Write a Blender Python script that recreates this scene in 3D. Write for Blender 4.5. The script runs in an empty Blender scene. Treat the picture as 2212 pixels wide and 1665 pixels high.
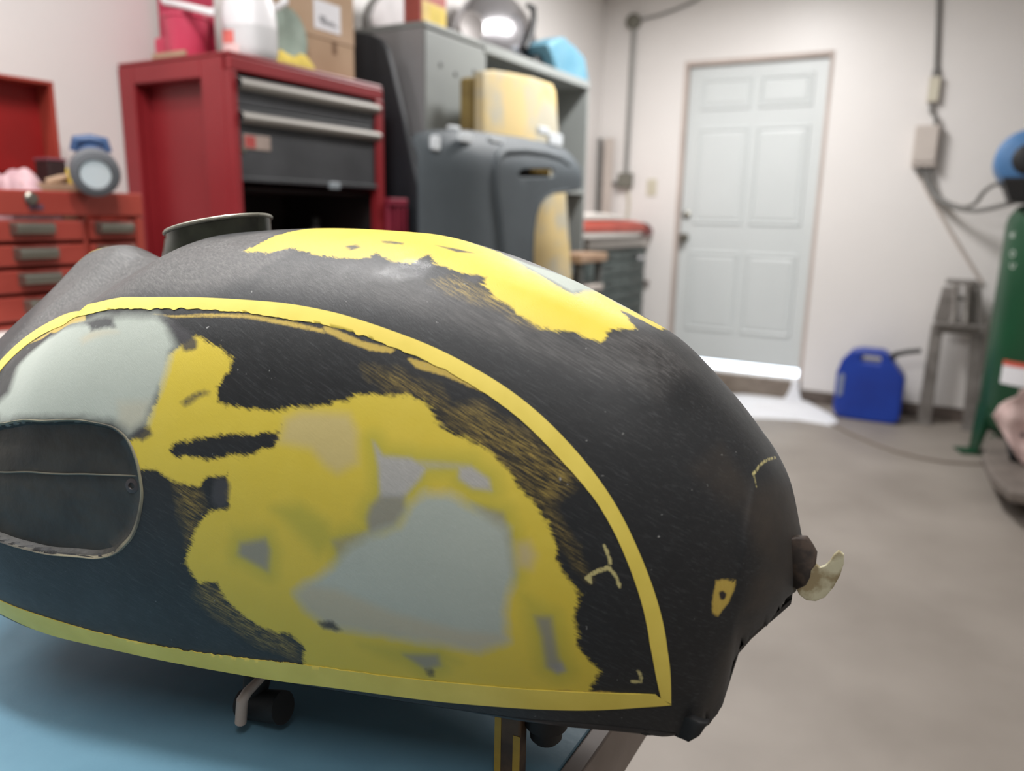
import bpy, math, random
import numpy as np
from mathutils import Vector, Matrix
random.seed(4); rng=np.random.default_rng(4)
S=bpy.context.scene; COL=S.collection

# ------------------------------------------------------------------ camera
CAM=np.array([0.,0.,1.219]); FPX=1673.0
R0=np.array([[0.866761, 0.498358, 0.019105], [-0.124429, 0.178996, 0.97595], [-0.482952, 0.848292, -0.217157]])          # camera right / up / forward in the room frame
cd=bpy.data.cameras.new('camera'); co=bpy.data.objects.new('camera',cd); COL.objects.link(co)
cd.sensor_fit='HORIZONTAL'; cd.sensor_width=36; cd.lens=FPX/2212*36
co.matrix_world=Matrix(((R0[0][0],R0[1][0],-R0[2][0],CAM[0]),(R0[0][1],R0[1][1],-R0[2][1],CAM[1]),(R0[0][2],R0[1][2],-R0[2][2],CAM[2]),(0,0,0,1)))
cd.clip_start=.02; cd.dof.use_dof=True; cd.dof.focus_distance=.50; cd.dof.aperture_fstop=5.0
S.camera=co
# ------------------------------------------------------------------ daylight outside, ceiling tubes and added fill lamps, exposure
W=bpy.data.worlds.new('world'); S.world=W; W.use_nodes=True
W.node_tree.nodes['Background'].inputs[0].default_value=(.80,.90,1,1); W.node_tree.nodes['Background'].inputs[1].default_value=6.0
S.view_settings.view_transform='Standard'; S.view_settings.look='None'; S.view_settings.exposure=0.15; S.view_settings.gamma=1; S.view_settings.use_curve_mapping=False
def tube_or_fill(x,y,w,l,power,col=(1,.985,.975),z=2.70):
    d=bpy.data.lights.new('ceiling_tube_or_fill','AREA'); d.shape='RECTANGLE'; d.size=w; d.size_y=l; d.energy=power; d.color=col
    o=bpy.data.objects.new('ceiling_tube_or_fill',d); o.location=(x,y,z); COL.objects.link(o)
tube_or_fill(-1.2,3.80,.16,1.2,62)
tube_or_fill(-1.0,.80,.55,.16,24)
tube_or_fill(-.62,.10,.9,.14,24)
tube_or_fill(-1.85,.10,.16,1.2,19)  # added fill lamp to brighten the left wall
tube_or_fill(.55,-.45,.16,1.2,17)  # added fill lamp for the near side of the tank
tube_or_fill(2.4,1.0,.16,1.2,7)

# ------------------------------------------------------------------ helpers
def ray(px,py):
    d=np.array([(px-1106)/FPX,-(py-832.5)/FPX,1.]); return d@R0
def AX(px,py,X): d=ray(px,py); return CAM+d*((X-CAM[0])/d[0])     # where the sight line meets the plane x=X, y=Y, z=Z
def AY(px,py,Y): d=ray(px,py); return CAM+d*((Y-CAM[1])/d[1])
def AZ(px,py,Z): d=ray(px,py); return CAM+d*((Z-CAM[2])/d[2])
def lin(r,g,b):
    f=lambda c:(c/255/12.92 if c/255<=.04045 else ((c/255+.055)/1.055)**2.4)
    return (f(r),f(g),f(b),1)
MATS={}
def mat(name,rgb,rough=.5,metal=0,var=.12,scale=8.,rgb2=None,bump=0,bscale=60,stretch=(1,1,1),spec=.5,alpha=1,trans=0,lo=.35,hi=.65,detail=5):
    if name in MATS: return MATS[name]
    m=bpy.data.materials.new(name); m.use_nodes=True; nt=m.node_tree; p=nt.nodes['Principled BSDF']
    c=lin(*rgb); c2=lin(*rgb2) if rgb2 else tuple(v*(1-var*2) for v in c[:3])+(1,)
    tc=nt.nodes.new('ShaderNodeTexCoord'); mp=nt.nodes.new('ShaderNodeMapping'); mp.inputs['Scale'].default_value=stretch
    nt.links.new(tc.outputs['Object'],mp.inputs['Vector'])
    n=nt.nodes.new('ShaderNodeTexNoise'); n.inputs['Scale'].default_value=scale; n.inputs['Detail'].default_value=detail
    nt.links.new(mp.outputs[0],n.inputs['Vector'])
    r=nt.nodes.new('ShaderNodeValToRGB'); r.color_ramp.elements[0].position=lo; r.color_ramp.elements[1].position=hi
    r.color_ramp.elements[0].color=c2; r.color_ramp.elements[1].color=c
    nt.links.new(n.outputs['Fac'],r.inputs[0]); nt.links.new(r.outputs[0],p.inputs['Base Color'])
    p.inputs['Roughness'].default_value=rough; p.inputs['Metallic'].default_value=metal; p.inputs['Specular IOR Level'].default_value=spec
    p.inputs['Transmission Weight'].default_value=trans; p.inputs['Alpha'].default_value=alpha
    if bump:
        n2=nt.nodes.new('ShaderNodeTexNoise'); n2.inputs['Scale'].default_value=bscale; n2.inputs['Detail'].default_value=4
        nt.links.new(mp.outputs[0],n2.inputs['Vector'])
        b=nt.nodes.new('ShaderNodeBump'); b.inputs['Strength'].default_value=bump; b.inputs['Distance'].default_value=.01
        nt.links.new(n2.outputs['Fac'],b.inputs['Height']); nt.links.new(b.outputs[0],p.inputs['Normal'])
    MATS[name]=m; return m
def tag(o,label=None,cat=None,group=None,kind=None):
    for k,v in (('label',label),('category',cat),('group',group),('kind',kind)):
        if v: o[k]=v
    return o
def thing(name,label,cat,loc=(0,0,0),rotz=0,group=None):
    o=bpy.data.objects.new(name,None); o.empty_display_size=.05; COL.objects.link(o); o.location=loc; o.rotation_euler=(0,0,rotz)
    return tag(o,label,cat,group)
def root_of(o):
    while o.parent: o=o.parent
    return o
def link(name,me,m,parent=None,bevel=0,smooth=False,seg=2,angle=40):
    o=bpy.data.objects.new(name,me); COL.objects.link(o)
    me.materials.clear(); me.materials.append(m)
    if parent: o.parent=parent
    if smooth:
        me.polygons.foreach_set('use_smooth',[True]*len(me.polygons))
        try: me.set_sharp_from_angle(angle=math.radians(angle))
        except Exception: pass
    if bevel:
        b=o.modifiers.new('bevel','BEVEL'); b.width=bevel; b.segments=seg; b.limit_method='ANGLE'; b.angle_limit=math.radians(35)
    return o
class MB:
    """collects verts and faces; world=True: coordinates are room coordinates and the parent's place is taken off"""
    def __init__(s): s.v=[]; s.f=[]
    def add(s,vs,fs):
        b=len(s.v); s.v+= [tuple(map(float,v)) for v in vs]; s.f+=[tuple(b+i for i in f) for f in fs]; return s
    def box(s,x0,x1,y0,y1,z0,z1):
        x0,x1=sorted((x0,x1));y0,y1=sorted((y0,y1));z0,z1=sorted((z0,z1))
        return s.add([(x0,y0,z0),(x1,y0,z0),(x1,y1,z0),(x0,y1,z0),(x0,y0,z1),(x1,y0,z1),(x1,y1,z1),(x0,y1,z1)],
            [(0,3,2,1),(4,5,6,7),(0,1,5,4),(1,2,6,5),(2,3,7,6),(3,0,4,7)])
    def hexa(s,b,t):   # 4 bottom corners, 4 top corners (same order, counter-clockwise from above)
        return s.add(list(b)+list(t),[(0,3,2,1),(4,5,6,7),(0,1,5,4),(1,2,6,5),(2,3,7,6),(3,0,4,7)])
    def tube(s,pts,r,n=10,caps=True):
        pts=[np.array(p,float) for p in pts]; m=len(pts); rs=r if hasattr(r,'__len__') else [r]*m
        vs=[]; prev=None
        for i,p in enumerate(pts):
            t=pts[min(i+1,m-1)]-pts[max(i-1,0)]; t/=np.linalg.norm(t)+1e-12
            if prev is None:
                a=np.array([0,0,1.]) if abs(t[2])<.9 else np.array([1.,0,0]); u=np.cross(t,a)
            else: u=prev-t*(prev@t)
            u/=np.linalg.norm(u); prev=u; w=np.cross(t,u)
            vs+=[p+rs[i]*(math.cos(2*math.pi*k/n)*u+math.sin(2*math.pi*k/n)*w) for k in range(n)]
        fs=[(i*n+k,i*n+(k+1)%n,(i+1)*n+(k+1)%n,(i+1)*n+k) for i in range(m-1) for k in range(n)]
        if caps: fs+=[tuple(range(n))[::-1],tuple((m-1)*n+k for k in range(n))]
        return s.add(vs,fs)
    def cyl(s,a,b,r,r2=None,n=20): return s.tube([a,b],[r,r if r2 is None else r2],n)
    def lathe(s,c,axis,prof,n=28):
        c=np.array(c,float); t=np.array(axis,float); t/=np.linalg.norm(t)
        a=np.array([0,0,1.]) if abs(t[2])<.9 else np.array([1.,0,0]); u=np.cross(t,a);u/=np.linalg.norm(u);w=np.cross(t,u)
        vs=[c+t*h+max(r,1e-4)*(math.cos(2*math.pi*k/n)*u+math.sin(2*math.pi*k/n)*w) for r,h in prof for k in range(n)]
        m=len(prof)
        fs=[(i*n+k,i*n+(k+1)%n,(i+1)*n+(k+1)%n,(i+1)*n+k) for i in range(m-1) for k in range(n)]
        fs+=[tuple(range(n))[::-1],tuple((m-1)*n+k for k in range(n))]
        return s.add(vs,fs)
    def prism(s,front,off):
        """front: list of 3-D points (planar outline); off: vector to the back face"""
        n=len(front); off=np.array(off,float); vs=[np.array(p,float) for p in front]; vs+=[p+off for p in vs]
        return s.add(vs,[tuple(range(n)),tuple(range(2*n-1,n-1,-1))]+[(i,i+n,(i+1)%n+n,(i+1)%n) for i in range(n)])
    def grid(s,P):     # P: array nu x nv x 3
        nu,nv=P.shape[:2]
        return s.add(P.reshape(-1,3),[(i*nv+j,i*nv+j+1,(i+1)*nv+j+1,(i+1)*nv+j) for i in range(nu-1) for j in range(nv-1)])
    def mesh(s,name,parent=None,local=False):
        v=np.array(s.v)
        if parent is not None and not local: v=v-np.array(root_of(parent).location)
        me=bpy.data.meshes.new(name); me.from_pydata(v.tolist(),[],s.f); me.update()
        import bmesh
        b=bmesh.new(); b.from_mesh(me); bmesh.ops.recalc_face_normals(b,faces=b.faces); b.to_mesh(me); b.free()
        return me
    def build(s,name,m,parent=None,bevel=0,smooth=False,local=False,seg=2,angle=40):
        return link(name,s.mesh(name,parent,local),m,parent,bevel,smooth,seg,angle)
def rrect(x0,x1,y0,y1,r,n=6):
    o=[]
    for cx,cy,a in ((x1-r,y1-r,0),(x0+r,y1-r,90),(x0+r,y0+r,180),(x1-r,y0+r,270)):
        o+=[(cx+r*math.cos(math.radians(a+90*k/n)),cy+r*math.sin(math.radians(a+90*k/n))) for k in range(n+1)]
    return o
def plate(name,outline,holes,to3d,thick,bev,m,parent,res=None,bulge=None,local=False,smooth=True):
    """flat sheet cut to an outline with holes, rounded edges; to3d(u,v,d) -> point (d: depth through the sheet)"""
    cu=bpy.data.curves.new(name,'CURVE'); cu.dimensions='2D'; cu.fill_mode='BOTH'; cu.extrude=thick/2; cu.bevel_depth=bev; cu.bevel_resolution=2
    for pl in [outline]+list(holes):
        sp=cu.splines.new('POLY'); sp.points.add(len(pl)-1); sp.use_cyclic_u=True
        for k,(u,v) in enumerate(pl): sp.points[k].co=(u,v,0,1)
    ob=bpy.data.objects.new(name,cu); COL.objects.link(ob)
    me=bpy.data.meshes.new_from_object(ob.evaluated_get(bpy.context.evaluated_depsgraph_get()))
    bpy.data.objects.remove(ob); bpy.data.curves.remove(cu)
    import bmesh
    b=bmesh.new(); b.from_mesh(me)
    bmesh.ops.remove_doubles(b,verts=b.verts,dist=1e-5)
    if res:
        for _ in range(8):
            es=[e for e in b.edges if e.calc_length()>res]
            if not es: break
            bmesh.ops.subdivide_edges(b,edges=es,cuts=1); bmesh.ops.triangulate(b,faces=[f for f in b.faces if len(f.verts)>3])
    off=np.array([0,0,0]) if (local or parent is None) else np.array(root_of(parent).location)
    for v in b.verts:
        u,w,d=v.co
        if bulge: d=d+bulge(u,w)
        v.co=Vector(np.array(to3d(u,w,d))-off)
    bmesh.ops.recalc_face_normals(b,faces=b.faces); b.to_mesh(me); b.free()
    return link(name,me,m,parent,0,smooth,angle=50)
def text(name,body,m,parent,place,xdir,ydir,size,depth=.0006):
    cu=bpy.data.curves.new(name,'FONT'); cu.body=body; cu.size=size; cu.align_x='CENTER'; cu.align_y='CENTER'; cu.extrude=depth; cu.resolution_u=3
    ob=bpy.data.objects.new(name,cu); COL.objects.link(ob)
    me=bpy.data.meshes.new_from_object(ob.evaluated_get(bpy.context.evaluated_depsgraph_get()))
    bpy.data.objects.remove(ob); bpy.data.curves.remove(cu)
    x=Vector(xdir).normalized(); y=Vector(ydir).normalized(); z=x.cross(y); loc=Vector(place)-Vector(root_of(parent).location)
    me.transform(Matrix.Translation(loc)@Matrix((x,y,z)).transposed().to_4x4())
    return link(name,me,m,parent)

# ------------------------------------------------------------------ materials
M_wall=mat('wall_paint',(230,226,223),.40,var=.015,scale=2.5,bump=.04,bscale=35)
M_ceil=mat('ceiling_paint',(225,222,215),.7,var=.02)
M_floor=mat('concrete',(150,142,134),.55,rgb2=(132,124,116),scale=2.2,bump=.08,bscale=90,lo=.3,hi=.7,detail=9)
M_found=mat('stained_foundation',(112,101,94),.8,rgb2=(84,74,68),scale=7)
M_sill=mat('concrete_sill',(142,131,120),.8,rgb2=(118,106,96),scale=9)
M_door=mat('door_paint',(208,213,213),.4,var=.015,scale=3)
M_jamb=mat('weather_strip',(196,182,174),.6,var=.06,scale=5)
M_snowg=mat('snow_ground',(240,244,250),.8,var=.02)
M_white=mat('white_mound',(235,236,240),.75,var=.02,scale=12,bump=.1,bscale=25)
M_nickel=mat('dull_nickel',(150,148,138),.35,.9,var=.08)
M_grey=mat('grey_cabinet_paint',(146,150,148),.45,var=.04,scale=5)
M_grey2=mat('grey_cabinet_side',(150,148,149),.45,var=.04,scale=5)
M_greyin=mat('grey_shelf_shade',(92,94,92),.5,var=.05)  # shade inside the shelves put into the colour; rivets and legs share it
M_red=mat('red_cabinet_paint',(142,38,44),.42,rgb2=(130,30,36),scale=3)
M_chest=mat('orange_red_paint',(158,64,52),.42,rgb2=(146,54,44),scale=4)
M_chestin=mat('red_lid_inside',(150,26,26),.45,var=.08)
M_drawer=mat('black_drawer',(66,67,70),.5,rgb2=(52,53,56),scale=6)
M_alu=mat('brushed_aluminium',(160,156,150),.5,.35,var=.06,scale=20,stretch=(1,.05,1))
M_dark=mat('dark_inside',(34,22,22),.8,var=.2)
M_blackpl=mat('black_plastic',(30,30,31),.5,var=.15)
M_navy=mat('black_navy_paint',(34,38,44),.65,rgb2=(24,26,30),scale=3)
M_card=mat('cardboard',(178,150,122),.85,rgb2=(164,136,108),scale=5)
M_paper=mat('white_paper',(225,224,228),.7,var=.02)
M_print=mat('grey_print',(150,150,154),.8,var=.02)
M_pink=mat('pink_red_plastic',(208,66,96),.4,var=.08,scale=9)
M_pink2=mat('dark_pink_board',(182,46,78),.5,var=.06)
M_milk=mat('milky_plastic',(236,234,236),.35,var=.02)
M_liq=mat('milky_plastic_filled',(214,213,214),.35,var=.03)
M_redlab=mat('red_label',(232,120,112),.6,var=.06,scale=30)
M_pinklab=mat('pale_pink_label',(238,208,206),.6,var=.05,scale=30)
M_glass=mat('greenish_glass',(190,206,195),.15,rgb2=(170,188,177),scale=20,trans=.15)
M_yel=mat('yellow_cloth',(232,205,96),.8,var=.08,scale=30)
M_primer=mat('dark_grey_primer',(82,90,95),.6,rgb2=(72,79,84),scale=3)
M_clip=mat('white_clip',(222,228,232),.5,var=.03)
M_filler=mat('yellow_filler_board',(218,194,138),.7,rgb2=(190,184,164),scale=3.2,lo=.44,hi=.56,detail=3)
M_filler2=mat('yellow_board_edge',(150,130,74),.7,rgb2=(120,100,56),scale=9)
M_steel=mat('polished_steel',(176,174,178),.2,.85,var=.06,scale=4)
M_blue=mat('light_blue_plastic',(84,130,150),.5,rgb2=(100,144,162),scale=10)
M_teal=mat('dark_green_cabinet',(84,94,92),.5,rgb2=(70,80,78),scale=6)
M_wood=mat('pale_wood',(176,148,122),.7,rgb2=(150,120,96),scale=6,stretch=(1,1,12))
M_worktop=mat('off_white_top',(212,206,200),.5,var=.03)
M_orange=mat('orange_red_plastic',(196,84,66),.35,rgb2=(180,70,54),scale=6)
M_maroon=mat('maroon_plastic',(110,40,38),.35,var=.1)
M_conduit=mat('grey_conduit',(150,149,146),.45,.3,var=.05)
M_dbox=mat('olive_grey_box',(118,116,106),.6,var=.08)
M_almond=mat('almond_plastic',(204,198,178),.5,var=.03)
M_boxgrey=mat('warm_grey_box',(196,186,178),.5,var=.03)
M_cable=mat('grey_cable',(120,118,115),.55,var=.06)
M_green=mat('green_tank_paint',(22,74,46),.38,rgb2=(18,64,40),scale=3)
M_motor=mat('blue_motor_paint',(76,122,172),.4,var=.08)
M_jerry=mat('blue_plastic',(20,60,160),.4,rgb2=(18,52,146),scale=6)
M_jerryl=mat('worn_blue_grey_plastic',(132,142,168),.5,var=.05)
M_stand=mat('grey_steel_stand',(140,135,131),.5,.3,rgb2=(116,111,107),scale=9)
M_spring=mat('spring_steel',(170,164,158),.4,.6,var=.05)
M_rag=mat('pale_pink_rag',(214,190,186),.9,rgb2=(200,174,170),scale=20)
M_cart=mat('grey_brown_platform',(120,111,104),.7,rgb2=(98,90,84),scale=7)
M_cord=mat('brown_cord',(128,116,106),.7,var=.05)
M_caster=mat('pale_caster',(178,172,168),.5,var=.05)
M_shadow=mat('slot_shade_black',(20,20,22),.8,var=.1)
M_letters=mat('white_lettering',(214,222,214),.6,var=.02)
M_orangetop=mat('red_strip',(206,92,74),.6,var=.03)

# ------------------------------------------------------------------ the room
XL,XR,YB,YF,HC=-2.40,3.2,5.46,-3.4,2.75
def struct(name,mb,m,parent=None,**k):
    o=mb.build(name,m,parent,**k)
    if parent is None: o['kind']='structure'
    return o
struct('floor',MB().box(XL-.15,XR+.15,YF-.15,YB+.15,-.12,0),M_floor)
struct('ceiling',MB().box(XL-.15,XR+.15,YF-.15,YB+.15,HC,HC+.12),M_ceil)
struct('wall_left',MB().box(XL-.15,XL,YF-.15,YB+.15,0,HC),M_wall)
struct('wall_right',MB().box(XR,XR+.15,YF-.15,YB+.15,0,HC),M_wall)
struct('wall_front',MB().box(XL,XR,YF-.15,YF,0,HC),M_wall)
DX0,DX1,DZ0,DZ1=-1.800,-.842,.138,2.247
struct('wall_back',MB().box(XL,DX0,YB,YB+.15,0,HC).box(DX1,XR,YB,YB+.15,0,HC).box(DX0,DX1,YB,YB+.15,DZ1,HC),M_wall)
struct('trim_1',MB().box(DX0,DX1,YB-.015,YB+.15,0,DZ0-.001),M_sill,bevel=.006)      # concrete step under the door
struct('trim_2',MB().box(DX0,DX0+.028,YB-.006,YB+.10,DZ0,DZ1).box(DX1-.024,DX1,YB-.006,YB+.10,DZ0,DZ1).box(DX0+.028,DX1-.024,YB-.006,YB+.10,DZ1-.03,DZ1),M_jamb,bevel=.003)
struct('baseboard_back',MB().box(XL,DX0-.002,YB-.012,YB-.0005,0,.085).box(DX1+.002,XR,YB-.012,YB-.0005,0,.085),M_found,bevel=.004)
struct('baseboard_left',MB().box(XL+.0005,XL+.012,YF,YB-.013,0,.085),M_found,bevel=.004)
struct('ground_outside',MB().box(-6,4,YB+.16,YB+6,-.1,.12),M_snowg)
# six-panel door
SX0,SX1,SZ0,SZ1=DX0+.030,DX1-.026,.212,DZ1-.032
d=struct('door_1',MB().box(SX0,SX1,YB+.035,YB+.075,SZ0,SZ1),M_door,bevel=.003)
d['label']='pale white six-panel door with daylight showing under it'
pz=[(AY(1640,222,YB)[2],AY(1640,170,YB)[2]),(AY(1640,478,YB)[2],AY(1640,280,YB)[2]),(AY(1630,716,YB)[2],AY(1630,556,YB)[2])]
w=SX1-SX0
for z0,z1 in pz:
    for a,b in ((.125,.445),(.555,.875)):
        x0,x1=SX0+w*a,SX0+w*b
        # moulded panel: raised bead round a field that falls back and rises again
        r=[(0,.0005),(.008,.009),(.020,.009),(.030,.001),(.048,.007)]
        P=MB(); base=YB+.035
        for (i0,h0),(i1,h1) in zip(r[:-1],r[1:]):
            q=lambda i,h:[(x0-.03+i,base-h,z0-.03+i),(x1+.03-i,base-h,z0-.03+i),(x1+.03-i,base-h,z1+.03-i),(x0-.03+i,base-h,z1+.03-i)]
            A_,B_=q(i0,h0),q(i1,h1); P.add(A_+B_,[(k,(k+1)%4,(k+1)%4+4,k+4) for k in range(4)])
        P.add(q(*r[-1]),[(0,1,2,3)]); P.build('panel',M_door,d)
kb=AY(1472,513,YB); db=AY(1479,464,YB)
MB().lathe((kb[0]+.012,YB+.035,kb[2]),(0,-1,0),[(.032,0),(.032,.006),(.014,.008),(.012,.035),(.026,.042),(.029,.055),(.022,.066),(.0,.068)],20).build('door_knob',M_nickel,d,smooth=True)
MB().lathe((db[0]+.004,YB+.035,db[2]),(0,-1,0),[(.028,0),(.028,.008),(.020,.013),(.012,.014),(.012,.03),(0,.031)],20).build('deadbolt',M_nickel,d,smooth=True)

# low white mound at the foot of the door
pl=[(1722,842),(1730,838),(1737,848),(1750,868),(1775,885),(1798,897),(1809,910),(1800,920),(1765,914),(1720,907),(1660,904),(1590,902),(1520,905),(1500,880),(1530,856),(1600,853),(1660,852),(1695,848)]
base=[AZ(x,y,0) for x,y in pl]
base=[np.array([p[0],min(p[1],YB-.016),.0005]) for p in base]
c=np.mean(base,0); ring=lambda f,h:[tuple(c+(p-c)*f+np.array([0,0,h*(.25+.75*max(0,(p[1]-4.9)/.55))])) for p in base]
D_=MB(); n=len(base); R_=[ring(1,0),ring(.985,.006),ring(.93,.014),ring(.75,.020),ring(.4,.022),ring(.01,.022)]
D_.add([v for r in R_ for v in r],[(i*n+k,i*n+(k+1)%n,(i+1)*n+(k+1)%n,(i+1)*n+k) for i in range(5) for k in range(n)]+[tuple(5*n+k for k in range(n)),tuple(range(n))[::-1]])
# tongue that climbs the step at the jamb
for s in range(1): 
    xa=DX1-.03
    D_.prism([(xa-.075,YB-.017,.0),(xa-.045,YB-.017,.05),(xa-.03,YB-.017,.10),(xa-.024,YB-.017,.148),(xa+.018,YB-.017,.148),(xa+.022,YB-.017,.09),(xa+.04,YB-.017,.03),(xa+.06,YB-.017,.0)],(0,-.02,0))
tag(D_.build('white_mound',M_white,None,smooth=True,angle=70),'smooth low white mound on the floor under the bright door gap','white drift')

# ------------------------------------------------------------------ things on the back wall
def wall_pt(x,y,off=.02): return AY(x,y,YB-off)
t=thing('electrical_conduit','thin grey conduit running down the wall left of the door to a dark box','conduit',wall_pt(1360,220))
MB().tube([wall_pt(1370,55),wall_pt(1352,378)],.016,12).build('conduit',M_conduit,t,smooth=True)
a=wall_pt(1371,48,.0); MB().lathe(a,(0,-1,0),[(.05,.0005),(.052,.02),(.05,.04),(.044,.045),(.0,.046)],20).build('round_box',M_dbox,t,smooth=True)
a=wall_pt(1354,390,.0); MB().box(a[0]-.05,a[0]+.05,YB-.055,YB-.0005,a[2]-.052,a[2]+.052).build('junction_box',M_dbox,t,bevel=.006)
b=wall_pt(1262,405,.02); MB().tube([(XL+.02,YB-.02,a[2]-.02),(a[0]-.051,YB-.02,a[2]-.02)],.0125,10).build('side_conduit',M_conduit,t,smooth=True)
MB().tube([wall_pt(1356,412,.012),wall_pt(1358,440,.012),wall_pt(1354,470,.012)],.010,8).build('short_lead',M_almond,t,smooth=True)
tag(MB().tube([wall_pt(1383,42,.03),wall_pt(1420,34,.02),wall_pt(1460,20,.02),wall_pt(1500,2,.02),wall_pt(1545,-30,.02)],.009,8).build('overhead_line',M_conduit,None,smooth=True),'thin grey tube rising to the right from the round box above the door','cable')  # thin grey tube along the wall, bending up to the right
a=wall_pt(1408,405,0)
t=thing('light_switch','small almond light switch on the white wall just left of the door','light switch',a)
MB().box(a[0]-.036,a[0]+.036,YB-.007,YB-.0005,a[2]-.058,a[2]+.058).build('switch_plate',M_almond,t,bevel=.003)
MB().box(a[0]-.006,a[0]+.006,YB-.016,YB-.007,a[2]-.012,a[2]+.012).build('toggle',M_almond,t,bevel=.002)
# right-hand conduit, small box, disconnect box and cables
a=wall_pt(2030,-40); b=wall_pt(2022,165)
t=thing('drop_conduit','dark grey conduit running down the wall right of the door','conduit',b)
MB().tube([a,b],.0125,12).build('conduit',M_cable,t,smooth=True)
MB().cyl(wall_pt(2023,150),wall_pt(2021,172),.021,n=14).build('connector',M_cable,t,smooth=True)
a=wall_pt(2018,196,0)
t=thing('small_outlet_box','small pale box on the wall at the end of the dark conduit','box',a)
MB().box(a[0]-.032,a[0]+.032,YB-.05,YB-.0005,a[2]-.072,a[2]+.075).build('box_body',M_boxgrey,t,bevel=.006)
MB().box(a[0]-.028,a[0]+.028,YB-.054,YB-.0505,a[2]-.066,a[2]+.068).build('box_cover',M_almond,t,bevel=.003)
q=wall_pt(2001,318,0)
t=thing('disconnect_box','warm grey electrical disconnect box with two cables hanging below','electrical box',q)
MB().box(q[0]-.068,q[0]+.068,YB-.085,YB-.0005,q[2]-.12,q[2]+.12).build('box_body',M_boxgrey,t,bevel=.01)
MB().box(q[0]-.060,q[0]+.060,YB-.095,YB-.0855,q[2]-.09,q[2]+.112).build('box_door',M_boxgrey,t,bevel=.005)
MB().cyl((q[0]-.02,YB-.045,q[2]-.1205),(q[0]-.02,YB-.045,q[2]-.155),.022,n=12).cyl((q[0]+.025,YB-.045,q[2]-.1205),(q[0]+.025,YB-.045,q[2]-.15),.02,n=12).build('cable_gland',M_cable,t,smooth=True)
tag(MB().tube([(a[0],YB-.03,a[2]-.073),(a[0]-.002,YB-.04,a[2]-.12),(q[0]+.035,YB-.05,q[2]+.16),(q[0]+.035,YB-.05,q[2]+.1205)],.012,8).build('short_cable',M_cable,None,smooth=True),'short grey cable between the small pale box and the larger box below it','cable')
def cab(pts,r,name,lab):
    P=[AY(x,y,Y) for x,y,Y in pts]; P=np.array(P); n=len(P); o=[]
    for i in range(n-1):
        p0,p1,p2,p3=P[max(i-1,0)],P[i],P[i+1],P[min(i+2,n-1)]
        for s in np.linspace(0,1,7)[:-1]:
            o.append(.5*((2*p1)+(-p0+p2)*s+(2*p0-5*p1+4*p2-p3)*s*s+(-p0+3*p1-3*p2+p3)*s**3))
    o.append(P[-1]); return tag(MB().tube(o,r,10).build(name,M_cable,None,smooth=True),lab,'cable','cables sagging to the compressor')
cab([(1996,373,5.41),(2002,395,5.39),(2020,425,5.36),(2060,447,5.3),(2105,455,5.2),(2160,445,5.1),(2225,425,4.95)],.013,'power_cable','lower of two sagging grey cables between wall box and green compressor')
cab([(2010,372,5.41),(2014,400,5.39),(2035,430,5.34),(2075,447,5.28),(2105,440,5.2),(2125,415,5.1),(2150,398,5.0),(2190,392,4.95)],.011,'motor_cable','upper grey cable curling up from the sag to the blue motor')
tag(MB().tube([wall_pt(1976,358,.012),wall_pt(2010,425,.012),wall_pt(2060,512,.012),wall_pt(2122,612,.012)],.011,8).build('slanting_shadow',M_boxgrey,None,smooth=True),'shadow line modelled as a thin pale grey tube, slanting down the wall behind the metal stand','cord')  # tube standing in for a shadow line across the wall

# ------------------------------------------------------------------ blue jerry can
J0=AZ(1817,884,0); J1=AZ(1949,900,0); yj=5.13
jx0,jx1=AY(1806,820,yj)[0],AY(1953,820,yj)[0]; jz=AY(1870,757,yj)[2]
t=thing('jerry_can','blue plastic jerry can with black spout on the floor by the wall','jerry can',((jx0+jx1)/2,yj+.08,0))
W_=jx1-jx0
ol=[(0,.04),(.02,.01),(.05,.0),(W_-.03,0),(W_-.005,.015),(W_,.05),(W_,jz*.62),(W_-.01,jz*.68),(W_*.80,jz*.86),(W_*.70,jz*.97),(W_*.62,jz),(W_*.30,jz),(W_*.18,jz*.97),(W_*.06,jz*.84),(0,jz*.66)]
hole=[(W_*.31+u,jz*.875+v) for u,v in rrect(0,W_*.36,-.032,.032,.026)]
ol=[(W_/2+(u-W_/2)*.95,.012+v*.945) for u,v in ol]
def jd(u,v,dd): return (jx0+u,yj+.085+dd,v+.0015)
plate('can_body',ol,[hole[::-1]],jd,.14,.012,M_jerry,t,res=.05,bulge=None)
MB().prism([(jx0+.018,yj-.003,jz*.30),(jx0+.045,yj-.003,jz*.34),(jx0+.048,yj-.003,jz*.62),(jx0+.03,yj-.003,jz*.66),(jx0+.014,yj-.003,jz*.60)],(0,.006,0)).build('level_window',M_jerryl,t,bevel=.002)
p=[AY(1925,775,yj+.085),AY(1935,765,yj+.085),AY(1960,760,yj+.085),AY(1990,757,yj+.085)]
MB().tube([p[0]+[-.02,0,-.03],p[0],p[1],p[2],p[3]],[.024,.024,.017,.015,.014],10).build('spout',M_blackpl,t,smooth=True)

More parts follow.
